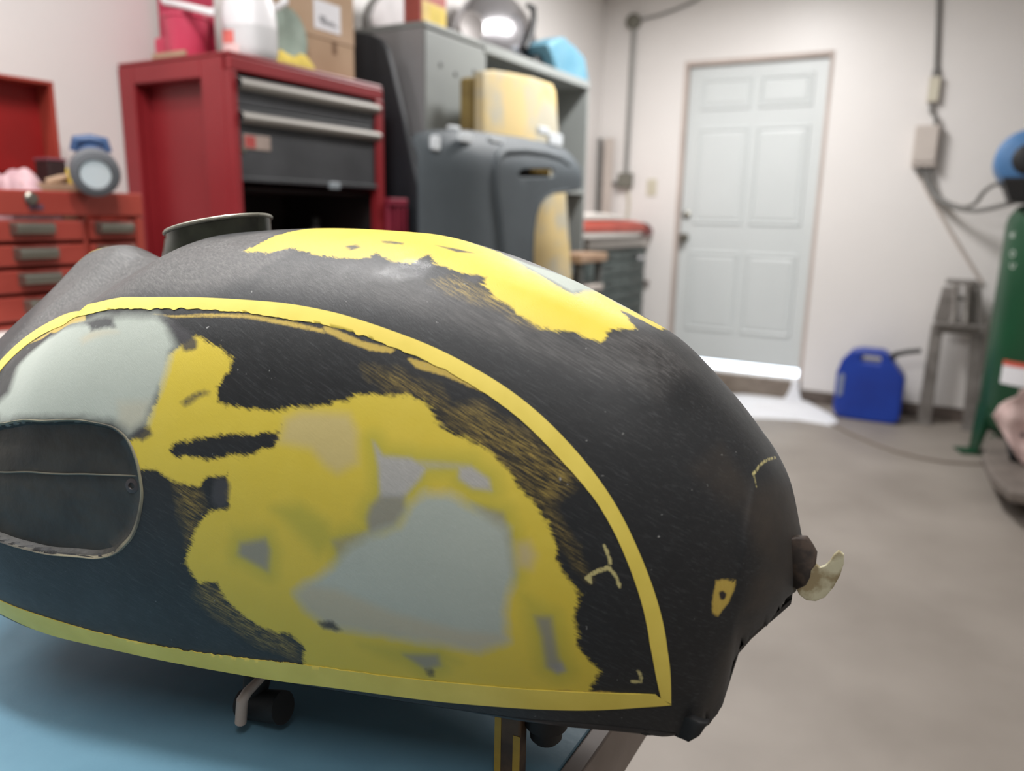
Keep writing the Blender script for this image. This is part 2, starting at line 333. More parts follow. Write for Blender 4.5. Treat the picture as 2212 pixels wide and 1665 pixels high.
# ------------------------------------------------------------------ grey metal stand with springs
yS=5.26
t=thing('press_stand','grey metal stand with two upright coil springs beside green compressor','metal stand',AY(2050,895,yS)*[1,1,0])
q=lambda x,y,Y=yS: AY(x,y,Y)
fl=AZ(1996,893,0); fr=AZ(2100,905,0)
yS=5.30
for k,(xa,ya,xb,yb) in enumerate(((2026,700,1998,893),(2112,700,2098,900))):
    a,b=q(xa,ya,yS),q(xb,yb,yS); wd=.040
    MB().hexa([(b[0]-wd,yS-.03,0),(b[0]+wd,yS-.03,0),(b[0]+wd,yS+.03,0),(b[0]-wd,yS+.03,0)],[(a[0]-wd*.8,yS-.03,a[2]),(a[0]+wd*.8,yS-.03,a[2]),(a[0]+wd*.8,yS+.03,a[2]),(a[0]-wd*.8,yS+.03,a[2])]).build('leg',M_stand,t,bevel=.005)
    MB().box(b[0]-.045,b[0]+.045,yS-.06,yS+.06,.0,.012).build('foot_plate',M_stand,t,bevel=.003)
a,b=q(2020,692,yS),q(2122,735,yS)
MB().box(a[0],b[0],yS-.045,yS+.045,b[2]+.03,a[2]).build('cross_plate',M_stand,t,bevel=.005)
lz=a[2]
for (x0,y0,x1,y1,wd) in ((2034,690,2054,620,.042),(2108,690,2102,612,.042)):
    u,v=q(x0,y0,yS),q(x1,y1,yS)
    MB().hexa([(u[0]-wd,yS-.03,lz),(u[0]+wd,yS-.03,lz),(u[0]+wd,yS+.03,lz),(u[0]-wd,yS+.03,lz)],[(v[0]-wd,yS-.03,v[2]),(v[0]+wd,yS-.03,v[2]),(v[0]+wd,yS+.03,v[2]),(v[0]-wd,yS+.03,v[2])]).build('side_upright',M_stand,t,bevel=.005)
u,v=q(2044,602,yS),q(2112,612,yS); MB().box(u[0],v[0],yS-.04,yS+.04,v[2]-.01,u[2]).build('top_bar',M_stand,t,bevel=.006)
um,vm=q(2050,638,yS),q(2108,650,yS); MB().box(um[0],vm[0],yS-.035,yS+.035,vm[2],um[2]).build('middle_plate',M_stand,t,bevel=.005)
for x0 in (2062,2088):
    ub=q(x0,690,yS); ut=q(x0+4,612,yS)
    n=13; pts=[]
    for i in range(n*10+1):
        f=i/(n*10); pts.append((ub[0]+(ut[0]-ub[0])*f+.020*math.cos(i*2*math.pi/10),yS-.066+.020*math.sin(i*2*math.pi/10),lz+(ut[2]-lz)*f))
    MB().tube(pts,.0042,6).build('coil_spring',M_spring,t,smooth=True)
    MB().cyl((ub[0],yS-.066,lz),(ut[0],yS-.066,ut[2]-.01),.010,n=10).build('guide_rod',M_stand,t,smooth=True)
MB().box(q(2022,690,yS)[0],q(2112,690,yS)[0],yS-.09,yS-.046,lz-.02,lz-.0005).build('spring_seat',M_stand,t,bevel=.004)

# ------------------------------------------------------------------ green air compressor
yc=4.85; r=.27; el=AY(2147,650,yc)[0]; cx=el+r*1.0; zb=.15; zt=1.27
t=thing('air_compressor','tall green air compressor tank with blue motor and black pump base on top','air compressor',(cx,yc,0))
MB().lathe((cx,yc,0),(0,0,1),[(.0,zb-.07),(r*.55,zb-.055),(r*.85,zb-.02),(r*.97,zb+.02),(r,zb+.06),(r,zt-.06),(r*.97,zt-.02),(r*.85,zt+.03),(r*.55,zt+.065),(0,zt+.08)],48).build('tank',M_green,t,smooth=True)
MB().lathe((cx,yc,0),(0,0,1),[(r*.99,zb+.065),(r+.004,zb+.07),(r+.004,zb+.085),(r*.99,zb+.09)],48).build('weld_seam',M_green,t,smooth=True)
for ang in (200,290,20,110):
    ca,sa=math.cos(math.radians(ang)),math.sin(math.radians(ang)); f=np.array([ca,sa,0]); s_=np.array([-sa,ca,0]); c0=np.array([cx,yc,0.])
    L=MB()
    L.hexa([c0+f*(r*1.02)-s_*.05,c0+f*(r*1.02+.012)-s_*.05,c0+f*(r*1.02+.012)+s_*.05,c0+f*(r*1.02)+s_*.05],[c0+f*(r*.86)-s_*.06+[0,0,zb+.05],c0+f*(r*1.0)-s_*.06+[0,0,zb+.12],c0+f*(r*1.0)+s_*.06+[0,0,zb+.12],c0+f*(r*.86)+s_*.06+[0,0,zb+.05]])
    L.build('leg',M_green,t,bevel=.004)
    MB().hexa([c0+f*(r*.95)-s_*.06,c0+f*(r+.09)-s_*.06,c0+f*(r+.09)+s_*.06,c0+f*(r*.95)+s_*.06],[v+np.array([0,0,.012]) for v in (c0+f*(r*.95)-s_*.06,c0+f*(r+.09)-s_*.06,c0+f*(r+.09)+s_*.06,c0+f*(r*.95)+s_*.06)]).build('foot',M_green,t,bevel=.003)
zk=AY(2200,430,yc-.05)[2]
x0=AY(2160,400,yc-.05)[0]
MB().hexa([(x0+.05,yc-.20,zt+.05),(cx+.45,yc-.20,zt+.05),(cx+.45,yc+.2,zt+.05),(x0+.05,yc+.2,zt+.05)],[(x0,yc-.22,zk+.10),(cx+.48,yc-.22,zk+.10),(cx+.48,yc+.22,zk+.10),(x0,yc+.22,zk+.10)]).build('pump_base',M_blackpl,t,bevel=.01)
mc=AY(2216,345,yc-.15); mz=mc[2]; mr=.145
MB().lathe((mc[0]+.01,yc-.19,mz),(0,1,0),[(.05,-.012),(mr*.72,-.008),(mr*.92,.004),(mr,.03),(mr,.30),(mr*.9,.33),(0,.335)],32).build('motor',M_motor,t,smooth=True)
MB().lathe((mc[0]+.01,yc-.204,mz),(0,-1,0),[(mr*.5,0),(mr*.5,.004),(mr*.42,.010),(.02,.012),(.018,.03),(0,.031)],24).build('fan_cover',M_blackpl,t,smooth=True)
MB().box(mc[0]-.09,mc[0]+.12,yc-.15,yc+.12,zk+.10,mz-mr*.86).build('motor_foot',M_blackpl,t,bevel=.006)
MB().box(mc[0]+.22,mc[0]+.42,yc-.12,yc+.12,zk+.101,zk+.33).build('pump_block',M_blackpl,t,bevel=.02)
# lettering runs up the side of the tank, and the sticker lower down, both bent round the shell
def on_shell(px,py,off=.0015):
    d_=ray(px,py); o=CAM[:2]-np.array([cx,yc]); a_=d_[:2]@d_[:2]; b_=o@d_[:2]; c_=o@o-(r+off)**2; s_=(-b_-math.sqrt(max(b_*b_-a_*c_,0)))/a_
    return CAM+d_*s_
def shell_patch(name,m,px0,px1,py0,py1,off):
    A0=on_shell(px0,py0,off);A1=on_shell(px1,py0,off);B0=on_shell(px0,py1,off)
    a0=math.atan2(A0[1]-yc,A0[0]-cx);a1=math.atan2(A1[1]-yc,A1[0]-cx)
    P=np.array([[(cx+(r+off)*math.cos(a),yc+(r+off)*math.sin(a),z) for a in np.linspace(a0,a1,12)] for z in np.linspace(A0[2],B0[2],3)])
    return MB().grid(P).build(name,m,t)
shell_patch('label_sticker',M_paper,2166,2240,788,828,.002)
shell_patch('red_label_strip',M_orangetop,2168,2240,777,788,.002)
for ch,py,h in (('R',507,.05),('O',548,.045),('C',574,.045)):
    p=on_shell(2188,py,.001); an=math.atan2(p[1]-yc,p[0]-cx); nx=(math.cos(an),math.sin(an),0)
    text('lettering',ch,M_letters,t,p,(0,0,1),(nx[1],-nx[0],0),h)

# ------------------------------------------------------------------ cart with pink rag
c0=AZ(2118,1002,.10); c1=AZ(2178,1085,.10)
zc=.10
pl=[c0,AZ(2140,1050,.10),c1,c1+[.6,-.02,0],c0+[.9,.25,0],AZ(2140,962,.10)]
t=thing('low_cart','low grey-brown wheeled cart at the floor edge on the right','cart',tuple(AZ(2200,1060,0)*[1,1,0]))
MB().prism([tuple(p) for p in pl],(0,0,.05)).build('platform',M_cart,t,bevel=.012)
for p in (AZ(2193,1092,.0),c0+[.25,.05,-.1],c1+[.5,.05,-.1]):
    MB().lathe((p[0]-.012,p[1]+.02,.035),(1,0,0),[(.0,0),(.034,.0),(.035,.004),(.035,.020),(.034,.024),(0,.024)],18).build('caster_wheel',M_caster,t,smooth=True)
    MB().box(p[0]-.02,p[0]+.02,p[1]+.0,p[1]+.05,.072,.101).build('caster_fork',M_cart,t,bevel=.003)
bk0=AZ(2176,985,.151); 
bx=thing('black_block','black block on the low cart under the pink rag','block',(bk0[0]+.2,bk0[1]+.1,.151))
MB().box(bk0[0],bk0[0]+.45,bk0[1]-.10,bk0[1]+.30,.1515,.30).build('block_body',M_blackpl,bx,bevel=.015)
MB().box(bk0[0]+.03,bk0[0]+.42,bk0[1]-.07,bk0[1]+.27,.3005,.33).build('block_top',M_blackpl,bx,bevel=.01)
# rag: pointed corner hangs over the block
Yr=bk0[1]-.13
out=[(2146,897),(2160,880),(2185,862),(2200,852),(2202,840),(2240,836),(2260,920),(2235,985),(2212,1002),(2200,988),(2178,950),(2160,925)]
o3=[AY(x,y,Yr) for x,y in out]
def rag3(u,v,dd): return (u,Yr+dd+.012*math.sin(u*60)+.010*math.sin(v*45+1)+ .02*math.sin(u*25+v*20),v)
plate('rag',[(p[0],p[2]) for p in o3],[],rag3,.008,.003,M_rag,None,res=.02)
rg=[o for o in bpy.data.objects if o.name=='rag'][0]; tag(rg,'crumpled pale pink rag draped over the black block on the cart','rag')
# cord on the floor
pts=[AZ(x,y,.006) for x,y in ((1795,915),(1835,935),(1880,955),(1930,973),(1985,988),(2040,997),(2100,1001),(2135,1003))]
tag(MB().tube(pts,.006,8).build('floor_cord',M_cord,None,smooth=True),'thin brown cord lying curved across the concrete floor','cord')

# ------------------------------------------------------------------ white side bench with the orange-red tool chest
FX=-1.85
bz=AX(20,724,FX+.06)[2]
t=thing('side_bench','white-topped side bench under the orange-red tool chest','bench',(-2.1,.7,0))
MB().box(XL+.01,FX+.06,-.6,1.45,bz-.05,bz).build('bench_top',M_worktop,t,bevel=.006)
for x,y in ((XL+.06,-.5),(XL+.06,1.38),(FX-.0,-.5),(FX-.0,1.38)): MB().box(x-.03,x+.03,y-.03,y+.03,0,bz-.0505).build('leg',M_blackpl,t,bevel=.004)
MB().box(XL+.02,XL+.05,-.46,1.34,.25,bz-.06).build('back_panel',M_blackpl,t)
CY0,CY1=.62,AX(312,480,FX)[1]; CB=-2.18; ct=AX(150,413,FX)[2]; bz+=.0005
t=thing('tool_chest','orange-red tool chest with grey drawer pulls and its lid open','tool chest',((FX+CB)/2,(CY0+CY1)/2,bz))
B=MB(); wl=.012
B.box(CB,FX-.03,CY0,CY0+wl,bz,ct).box(CB,FX-.03,CY1-wl,CY1,bz,ct).box(CB,CB+wl,CY0+wl,CY1-wl,bz,ct).box(CB+wl,FX-.03,CY0+wl,CY1-wl,bz,bz+.012).box(CB+wl,FX-.035,CY0+wl,CY1-wl,ct-.10,ct-.088)
B.build('body',M_chest,t,bevel=.003)
rows=[AX(100,y,FX)[2] for y in (472,525,578,634,692)]
ysp=AX(190,500,FX)[1]
zf=rows[0]+.006
MB().box(FX-.03,FX,CY0,CY1,zf,ct).build('front_band',M_chest,t,bevel=.004)
MB().box(FX-.03,FX-.004,CY0,CY1,bz,rows[4]-.004).build('bottom_rail',M_chest,t,bevel=.003)
MB().box(FX-.03,FX-.004,CY1-.022,CY1,rows[4]-.003,zf-.001).build('end_post',M_chest,t,bevel=.003)
MB().box(FX-.03,FX-.012,ysp-.006,ysp+.006,rows[4]-.003,zf-.001).build('divider',M_chest,t,bevel=.002)
hy=[(22,118),(24,120),(28,122),(34,124)]
for k in range(4):
    z1,z0=rows[k]-.004,rows[k+1]+.004
    for c_,(y0,y1) in enumerate(((CY0+.02,ysp-.008),(ysp+.008,CY1-.026))):
        dr=MB().box(FX-.032,FX-.004,y0,y1,z0,z1).build('drawer',M_chest,t,bevel=.004)
        ya,yb=(AX(hy[k][0],490,FX)[1],AX(hy[k][1],490,FX)[1]) if c_==0 else (AX(207,490,FX)[1],AX(287,490,FX)[1])
        zc=z0+(z1-z0)*.62
        h=MB(); n=6
        P=np.array([[(FX-.004+.020*math.sin(math.pi*i/n)**.6*(1 if 0<j<3 else .0)+.001,[ya,ya+.006,yb-.006,yb][j],zc+.014*math.cos(math.pi*i/n)) for j in range(4)] for i in range(n+1)])
        h.grid(P).build('drawer_pull',M_dbox if False else M_nickel,dr,smooth=True)
lk=AX(65,428,FX); MB().lathe((FX,lk[1],lk[2]),(1,0,0),[(.014,0),(.014,.006),(.010,.009),(.010,.016),(0,.017)],16).build('lock',M_nickel,t,smooth=True)
lp=AX(78,447,FX); MB().box(FX+.0002,FX+.002,lp[1]-.016,lp[1]+.016,lp[2]-.006,lp[2]+.006).build('name_plate',mat('plate_violet',(110,76,92),.5),t)
# open lid: a shallow tray stood up on its hinge
lz1=AX(60,168,-2.16)[2]; ly1=AX(123,250,-2.16)[1]; lx0,lx1=-2.235,-2.16
MB().box(lx0,lx0+.008,CY0,ly1,ct+.004,lz1).build('lid_panel',M_chestin,t,bevel=.002)
MB().box(lx0+.0085,lx1,ly1-.010,ly1,ct+.004,lz1).box(lx0+.0085,lx1,CY0,CY0+.010,ct+.004,lz1).box(lx0+.0085,lx1,CY0+.0105,ly1-.0105,lz1-.010,lz1).build('lid_rim',M_chest,t,bevel=.002)
P=MB(); ol=rrect(AX(-60,250,lx0)[1],AX(92,250,lx0)[1],ct+.05,lz1-.045,.03,4)
P.prism([(lx0+.0085,u,v) for u,v in ol],(.004,0,0)).build('lid_pressing',M_chestin,t,bevel=.002)
MB().tube([(lx0+.02,CY0+.03,ct-.0),(lx0+.02,ly1-.04,ct-.0)],.006,8).build('hinge',M_nickel,t,smooth=True)
# things lying in the chest's top tray
def chunk(name,lab,cat,px,py,X,sx,sy,sz,m,rot=0,base=None):
    p=AX(px,py,X); z=ct-.0875 if base is None else base
    o=thing(name,lab,cat,(X,p[1],z),rot)
    return o,p
o,p=chunk('tin_box','small dark box standing in the tray of the open tool chest','box',112,365,-2.04,0,0,0,None)
zt_=AX(112,349,-2.04)[2]
MB().box(-2.07,-2.01,AX(90,365,-2.04)[1],AX(130,365,-2.04)[1],ct-.0875,zt_).build('box_body',mat('dark_maroon',(48,26,26),.6),o,bevel=.004)
MB().box(-2.072,-2.008,AX(89,365,-2.04)[1],AX(131,365,-2.04)[1],zt_+.0003,zt_+.008).build('box_lid',mat('mauve',(128,72,82),.6),o,bevel=.002)
o,p=chunk('paint_brush','flat wooden-handled brush lying against the big lantern in the chest','brush',140,385,-1.95,0,0,0,None)
MB().tube([AX(100,393,-1.96),AX(128,387,-1.95),AX(146,380,-1.94)],[.008,.010,.006],10).build('handle',M_wood,o,smooth=True)
q0=AX(147,380,-1.94); MB().box(q0[0]-.012,q0[0]+.012,q0[1],q0[1]+.03,q0[2]-.02,q0[2]+.02).build('bristles',M_yel,o,bevel=.006)
MB().box(q0[0]-.03,q0[0]+.03,q0[1]-.12,q0[1]+.02,ct-.0875,q0[2]-.0205).build('handle_rest',M_wood,o,bevel=.004)
o=thing('work_gloves','pale mauve crumpled gloves heaped at the left in the open chest','gloves',(-1.98,AX(45,385,-1.98)[1],ct-.0875))
yA,yB=AX(-40,385,-1.98)[1],AX(84,385,-1.98)[1]; zz=AX(45,368,-1.98)[2]
N=22; G=np.zeros((N,N,3))
for i in range(N):
    for j in range(N):
        u,v=i/(N-1),j/(N-1); e=min(1,6*min(u,1-u,v,1-v)); hgt=(zz-(ct-.0875))*e**.5*(.78+.14*math.sin(9*u+3*v)+.1*math.sin(17*v-5*u)+.25*(1-u)*(1 if u<.35 else .3))
        G[i,j]=(-2.10+.22*v,yA+(yB-yA)*u,ct-.0875+max(hgt,0.0))
MB().grid(G).build('glove_heap',mat('mauve_cloth',(196,164,168),.85,rgb2=(176,142,148),scale=20),o,smooth=True,angle=80)

# lantern torch on the front corner of the chest
fx=FX+.04; fc=AX(205,372,fx); 
rr=abs(AX(160,372,fx)[2]-0)*0+ .5*np.linalg.norm(AX(162,372,fx)-AX(249,372,fx))*.80
ax=np.array([CAM[0]-fc[0],CAM[1]-fc[1],0]); ax/=np.linalg.norm(ax); a2=np.array([ax[0]*.93-ax[1]*.0,ax[1]*.93,-.18]); a2=np.array([ax[0]+.10,ax[1],-.24]); a2/=np.linalg.norm(a2)
rz=(AX(205,322,fx)[2]-AX(205,424,fx)[2])/2*1.0
fc=fc+[0,0,0]; fc[2]=max(fc[2],ct+rz*.995*0+ct*0)
t=thing('lantern_torch','blue lantern torch with grey ring and bright reflector on chest corner','torch',tuple(fc))
MB().lathe(fc-a2*.02,a2,[(rz*.62,-.03),(rz*.92,-.015),(rz,.0),(rz,.035),(rz*.93,.046),(rz*.66,.050),(rz*.60,.044)],28).build('ring',mat('grey_rubber',(98,100,104),.6,var=.08),t,smooth=True)
MB().lathe(fc-a2*.02,a2,[(rz*.60,.0455),(rz*.46,.030),(rz*.22,.020),(rz*.08,.018),(0,.018)],24).build('reflector',mat('mirror',(238,238,236),.3,.4,var=.02),t,smooth=True)
MB().lathe(fc-a2*.02,a2,[(rz*.22,.0205),(rz*.2,.030),(rz*.1,.034),(0,.035)],14).build('bulb',M_milk,t,smooth=True)
upv=np.array([0,0,1.])-a2*a2[2]; upv/=np.linalg.norm(upv); bc=fc-a2*.055+upv*rz*.30
MB().lathe(bc,-a2,[(rz*.60,-.02),(rz*.68,.0),(rz*.66,.05),(rz*.56,.09),(rz*.4,.105),(0,.11)],20).build('lamp_body',mat('slate_blue_plastic',(62,88,128),.45,var=.08),t,smooth=True)
s_=np.array([-a2[1],a2[0],0]); s_/=np.linalg.norm(s_); up=np.cross(s_,-a2); up*=np.sign(up[2])
hc=bc-a2*.03+up*rz*.70
MB().tube([hc-s_*.034-up*.02,hc-s_*.030+up*.004,hc+up*.008,hc+s_*.030+up*.004,hc+s_*.034-up*.02],.013,10).build('carry_grip',mat('slate_blue_plastic',(62,88,128)),t,smooth=True)

# ------------------------------------------------------------------ tall red tool cabinet
RX=-1.88; RY0,RY1=1.636,2.318; RZ=1.645; RB=-2.392
t=thing('tool_cabinet','tall dark red tool cabinet with black drawers and silver pulls','tool cabinet',((RX+RB)/2,(RY0+RY1)/2,0))
sx0,sx1,sz1,sz0=-2.318,-2.006,1.590,.30
S_=MB()   # side skin with a pressed-in panel
S_.box(RB,sx0,RY0,RY0+.02,.12,RZ-.001).box(sx1,RX-.0305,RY0,RY0+.02,.12,RZ-.001).box(sx0,sx1,RY0,RY0+.02,sz1,RZ-.001).box(sx0,sx1,RY0,RY0+.02,.12,sz0)
S_.build('side_frame',M_red,t,bevel=.004)
MB().box(sx0-.004,sx1+.004,RY0+.060,RY0+.066,sz0-.004,sz1+.004).build('side_panel',M_red,t)
MB().box(sx0-.004,sx0-.0002,RY0+.0205,RY0+.0598,sz0,sz1).box(sx1+.0002,sx1+.004,RY0+.0205,RY0+.0598,sz0,sz1).box(sx0,sx1,RY0+.0205,RY0+.0598,sz1+.0002,sz1+.004).build('panel_return',M_red,t)
MB().box(RB,RX-.001,RY1-.02,RY1,.12,RZ-.001).build('far_side',M_red,t,bevel=.003)
MB().box(RB,RB+.012,RY0+.021,RY1-.021,.12,RZ-.026).build('back',M_red,t)
MB().box(RB,RX,RY0,RY1,RZ-.0005,RZ+.012).build('top',M_red,t,bevel=.006)
MB().box(RX-.02,RX+.004,RY0+.001,RY1-.001,RZ-.040,RZ-.0012).build('top_rail',M_red,t,bevel=.004)
yl=RY0+.022
MB().box(RX-.03,RX+.004,RY0,yl,.12,RZ-.0402).build('front_post',M_red,t,bevel=.003)
MB().box(RX-.03,RX+.004,RY1-.040,RY1,.12,RZ-.0402).build('front_post',M_red,t,bevel=.003)
y0,y1=yl+.001,RY1-.041
def hz(y): return AX(515,y,RX)[2]
z_=[RZ-.052, 1.510, 1.449, 1.300]
for k,(za,zb_,zh) in enumerate(((z_[0]-.0,z_[1]+.002,1.572),(z_[1]-.001,z_[2]+.002,1.479))):
    dr=MB().box(RX-.03,RX-.004,y0,y1,zb_,za).build('drawer',M_drawer,t,bevel=.003)
    n=8; P=np.array([[(RX-.004+.022*math.sin(math.pi*i/n)+.0005,y,zh+.0165*math.cos(math.pi*i/n)) for y in (y0+.004,y1+.012)] for i in range(n+1)])
    MB().grid(P).build('drawer_pull',M_alu,dr,smooth=True)
dr=MB().box(RX-.03,RX-.004,y0,y1,z_[3],z_[2]).build('flip_door',M_drawer,t,bevel=.003)
MB().box(RX-.006,RX+.003,y0,y1,z_[3]-.004,z_[3]+.010).build('door_edge',M_drawer,dr,bevel=.002)
p=AX(557,308,RX); MB().box(RX-.0035,RX-.0015,p[1]-.052,p[1]+.052,p[2]-.021,p[2]+.021).build('badge',mat('badge_tan',(168,150,140),.5),dr,bevel=.001)
MB().box(RX-.0013,RX-.0005,p[1]-.048,p[1]-.008,p[2]-.017,p[2]+.017).build('badge_mark',mat('badge_red',(178,74,70),.5),dr)
p=AX(720,401,RX); MB().box(RX+.0005,RX+.010,p[1]-.026,p[1]+.026,p[2]-.012,p[2]+.012).build('catch',mat('catch_grey',(150,158,164),.4),dr,bevel=.004)
p=AX(519,322,RX); MB().lathe((RX-.0035,p[1]+.014,p[2]),(1,0,0),[(.009,0),(.009,.004),(0,.005)],12).build('key_lock',M_nickel,dr,smooth=True)
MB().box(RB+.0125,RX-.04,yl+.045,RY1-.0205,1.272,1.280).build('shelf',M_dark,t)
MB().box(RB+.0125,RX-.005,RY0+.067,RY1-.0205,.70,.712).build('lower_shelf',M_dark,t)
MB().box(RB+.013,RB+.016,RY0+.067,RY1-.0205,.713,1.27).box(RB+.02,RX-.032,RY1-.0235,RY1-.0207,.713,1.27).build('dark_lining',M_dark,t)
for x in (RB+.06,RX-.07):
    for y in (RY0+.06,RY1-.06):
        MB().lathe((x,y-.015,.055),(0,1,0),[(0,0),(.053,0),(.055,.006),(.055,.024),(.053,.03),(0,.03)],18).build('caster',M_blackpl,t,smooth=True)
        MB().box(x-.02,x+.02,y-.02,y+.02,.111,.119).build('caster_plate',M_blackpl,t)
# bottles glimpsed in the dark compartment
q=AX(680,470,-2.10)
o=thing('bottle','dim grey bottle inside the dark compartment of red cabinet','bottle',(q[0],q[1],.713))
MB().lathe((q[0],q[1],.713),(0,0,1),[(.04,0),(.045,.01),(.045,.32),(.02,.40),(.018,.44),(.0,.445)],18).build('bottle_body',mat('dim_grey_plastic',(120,110,116),.5),o,smooth=True)
MB().lathe((q[0],q[1],1.1585),(0,0,1),[(.021,0),(.021,.03),(0,.031)],14).build('bottle_cap',M_blackpl,o,smooth=True)

# ------------------------------------------------------------------ on the red cabinet
TZ=RZ+.0125
# cardboard box
q1=AZ(766,190,TZ); bxX=-2.0
yb0,yb1=AX(608,150,bxX)[1],AX(766,150,bxX)[1]
bt=TZ+.42; dpx=.16
t=thing('cardboard_box','brown cardboard box with white shipping label on the red cabinet','cardboard box',(bxX-dpx/2,(yb0+yb1)/2,TZ))
MB().box(bxX-dpx,bxX,yb0,yb1,TZ,bt).build('carton',M_card,t,bevel=.004)
zl=AX(700,70,bxX)[2]
MB().box(bxX+.0003,bxX+.003,yb0,yb1-.002,AX(700,84,bxX)[2],bt-.004).build('lower_flap_overlap',mat('cardboard_flap',(186,158,132),.85,rgb2=(172,144,116),scale=5),t,bevel=.001)
la,lb=AX(676,30,bxX)[1],AX(733,30,bxX)[1]; 
MB().box(bxX+.0035,bxX+.0042,la,lb,AX(705,68,bxX)[2],AX(705,6,bxX)[2]).build('shipping_label',M_paper,t)
for (xa,xb,ya,yb_) in ((688,702,36,44),(688,720,44,49),(692,726,49,54)):
    MB().box(bxX+.0044,bxX+.0047,AX(xa,40,bxX)[1],AX(xb,40,bxX)[1],AX(700,yb_,bxX)[2],AX(700,ya,bxX)[2]).build('label_print',M_print,t)
MB().box(bxX+.0004,bxX+.001,AX(718,100,bxX)[1],AX(727,100,bxX)[1],AX(722,118,bxX)[2],AX(722,86,bxX)[2]).build('hand_slot',mat('card_shadow',(128,98,74),.9),t)
# white jug
jX,jY=-1.953,1.785; wx,wy=.078,.070
t=thing('plastic_jug','milky white jug with a red label on the red cabinet','jug',(jX,jY,TZ))
def sect(z,fy,fx,n=32,p=.75):
    return [(jX+wx*fx*np.sign(math.cos(a))*abs(math.cos(a))**p,jY+wy*fy*np.sign(math.sin(a))*abs(math.sin(a))**p,z) for a in np.linspace(0,2*math.pi,n,endpoint=False)]
zl=AX(540,62,jX)[2]
def loft(levels):
    m=MB(); n=32; vs=[v for l in levels for v in l]; fs=[(i*n+k,i*n+(k+1)%n,(i+1)*n+(k+1)%n,(i+1)*n+k) for i in range(len(levels)-1) for k in range(n)]
    fs+=[tuple(range(n))[::-1],tuple((len(levels)-1)*n+k for k in range(n))]; return m.add(vs,fs)
loft([sect(TZ,.88,.86),sect(TZ+.008,.96,.95),sect(TZ+.03,1,1),sect(zl-.002,1,1)]).build('filled_part',M_liq,t,smooth=True)
loft([sect(zl-.0018,1,1),sect(zl+.02,.99,.99),sect(zl+.05,.95,.95),sect(zl+.085,.86,.88),sect(zl+.12,.70,.74),sect(zl+.15,.5,.54),sect(zl+.17,.34,.36,p=.9),sect(zl+.20,.32,.34,p=.9)]).build('empty_part',M_milk,t,smooth=True)
MB().cyl((jX,jY,zl+.2005),(jX,jY,zl+.225),.03,n=18).build('jug_cap',M_redlab,t,smooth=True)
MB().tube([(jX+.03,jY+.06,zl+.06),(jX+.05,jY+.10,zl+.09),(jX+.04,jY+.10,zl+.15),(jX+.01,jY+.03,zl+.17)],.012,10).build('jug_handle',M_milk,t,smooth=True)
for nm,m,x0_,x1_,y0_,y1_ in (('label_top',M_redlab,478,503,64,92),('label_bottom',M_pinklab,475,513,93,118)):
    rows=[]
    for y_ in (y0_,y1_):
        row=[]
        for x_ in np.linspace(x0_,x1_,8):
            best=None
            for a in np.linspace(-math.pi*.9,.3,200):
                p=(jX+wx*1.008*np.sign(math.cos(a))*abs(math.cos(a))**.75,jY+wy*1.008*np.sign(math.sin(a))*abs(math.sin(a))**.75)
                v=R0@(np.array([p[0],p[1],1.75])-CAM); e=abs(1106+FPX*v[0]/v[2]-x_)
                if (best is None or e<best[0]) and v[2]<R0[2]@(np.array([jX,jY,1.75])-CAM): best=(e,p)
            p=best[1]; d_=ray(x_,y_); k=math.hypot(p[0],p[1])/math.hypot(d_[0],d_[1]); row.append((p[0],p[1],CAM[2]+d_[2]*k))
        rows.append(row)
    MB().grid(np.array(rows)).build(nm,m,t,smooth=True)
# greenish glass disc leaning on the box
gX=-1.977; gc=AX(614,80,gX); gr=.5*(AX(617,22,gX)[2]-AX(617,142,gX)[2])
gr=(gc[2]-TZ-.002)
t_=MB().lathe((gX,gc[1],TZ+gr+.001),(1,0,0),[(0,-.006),(gr*.8,-.007),(gr*.96,-.008),(gr,0),(gr*.96,.008),(gr*.84,.004),(0,.004)],36).build('glass_disc',M_glass,None,smooth=True)
tag(t_,'round greenish glass disc standing between white jug and cardboard box','glass disc')
# yellow cloth
N=18; G=np.zeros((N,N,3)); ya,yb=AZ(603,160,TZ)[1],AZ(682,168,TZ)[1]
ycl,ych=AX(603,160,-1.885)[1],AX(682,168,-1.885)[1]
for i in range(N):
    for j in range(N):
        u,v=i/(N-1),j/(N-1); e=min(1,5*min(u,1-u,v,1-v))
        G[i,j]=(-1.9205+.055*(v-.5)*0+ .035*v,ycl+(ych-ycl)*u,TZ+.0005+.045*e**.5*(.55+.35*math.sin(8*u+2*v)*.6+.5*u*(1-u)*1.2+.15*math.sin(23*u-9*v)))
c_=MB().grid(G).build('yellow_cloth',M_yel,None,smooth=True,angle=80); tag(c_,'crumpled yellow cloth in front of the cardboard box','cloth')
# pink-red pail with white handle, tan block in front of it
b0,b1=AY(331,122,1.648),AY(402,120,1.648)
tag(MB().box(b0[0],b1[0],1.642,1.652,TZ,TZ+.016).build('wood_block',M_wood,None,bevel=.002),'flat tan wood block under the pink red pail on the cabinet','wood block')
Yb=1.765; c_=AY(404,60,1.712); r_=.066; xa=max(AY(333,60,Yb)[0],XL+.006); xb=AY(451,60,Yb)[0]
t=thing('pail','pink red plastic pail with white handle on the red cabinet','pail',(c_[0],1.712,TZ))
zw=TZ+.0005
MB().box(xa,xb,Yb+.018,Yb+.026,zw,zw+.36).build('back_board',M_pink2,t,bevel=.004)
MB().lathe((c_[0],1.712,zw),(0,0,1),[(0,0),(r_*.84,.0),(r_*.88,.006),(r_*.97,.10),(r_,.115),(r_*1.06,.118),(r_*1.06,.128),(r_*.96,.130),(r_*.86,.04),(0,.02)],32).build('bucket',M_pink,t,smooth=True)
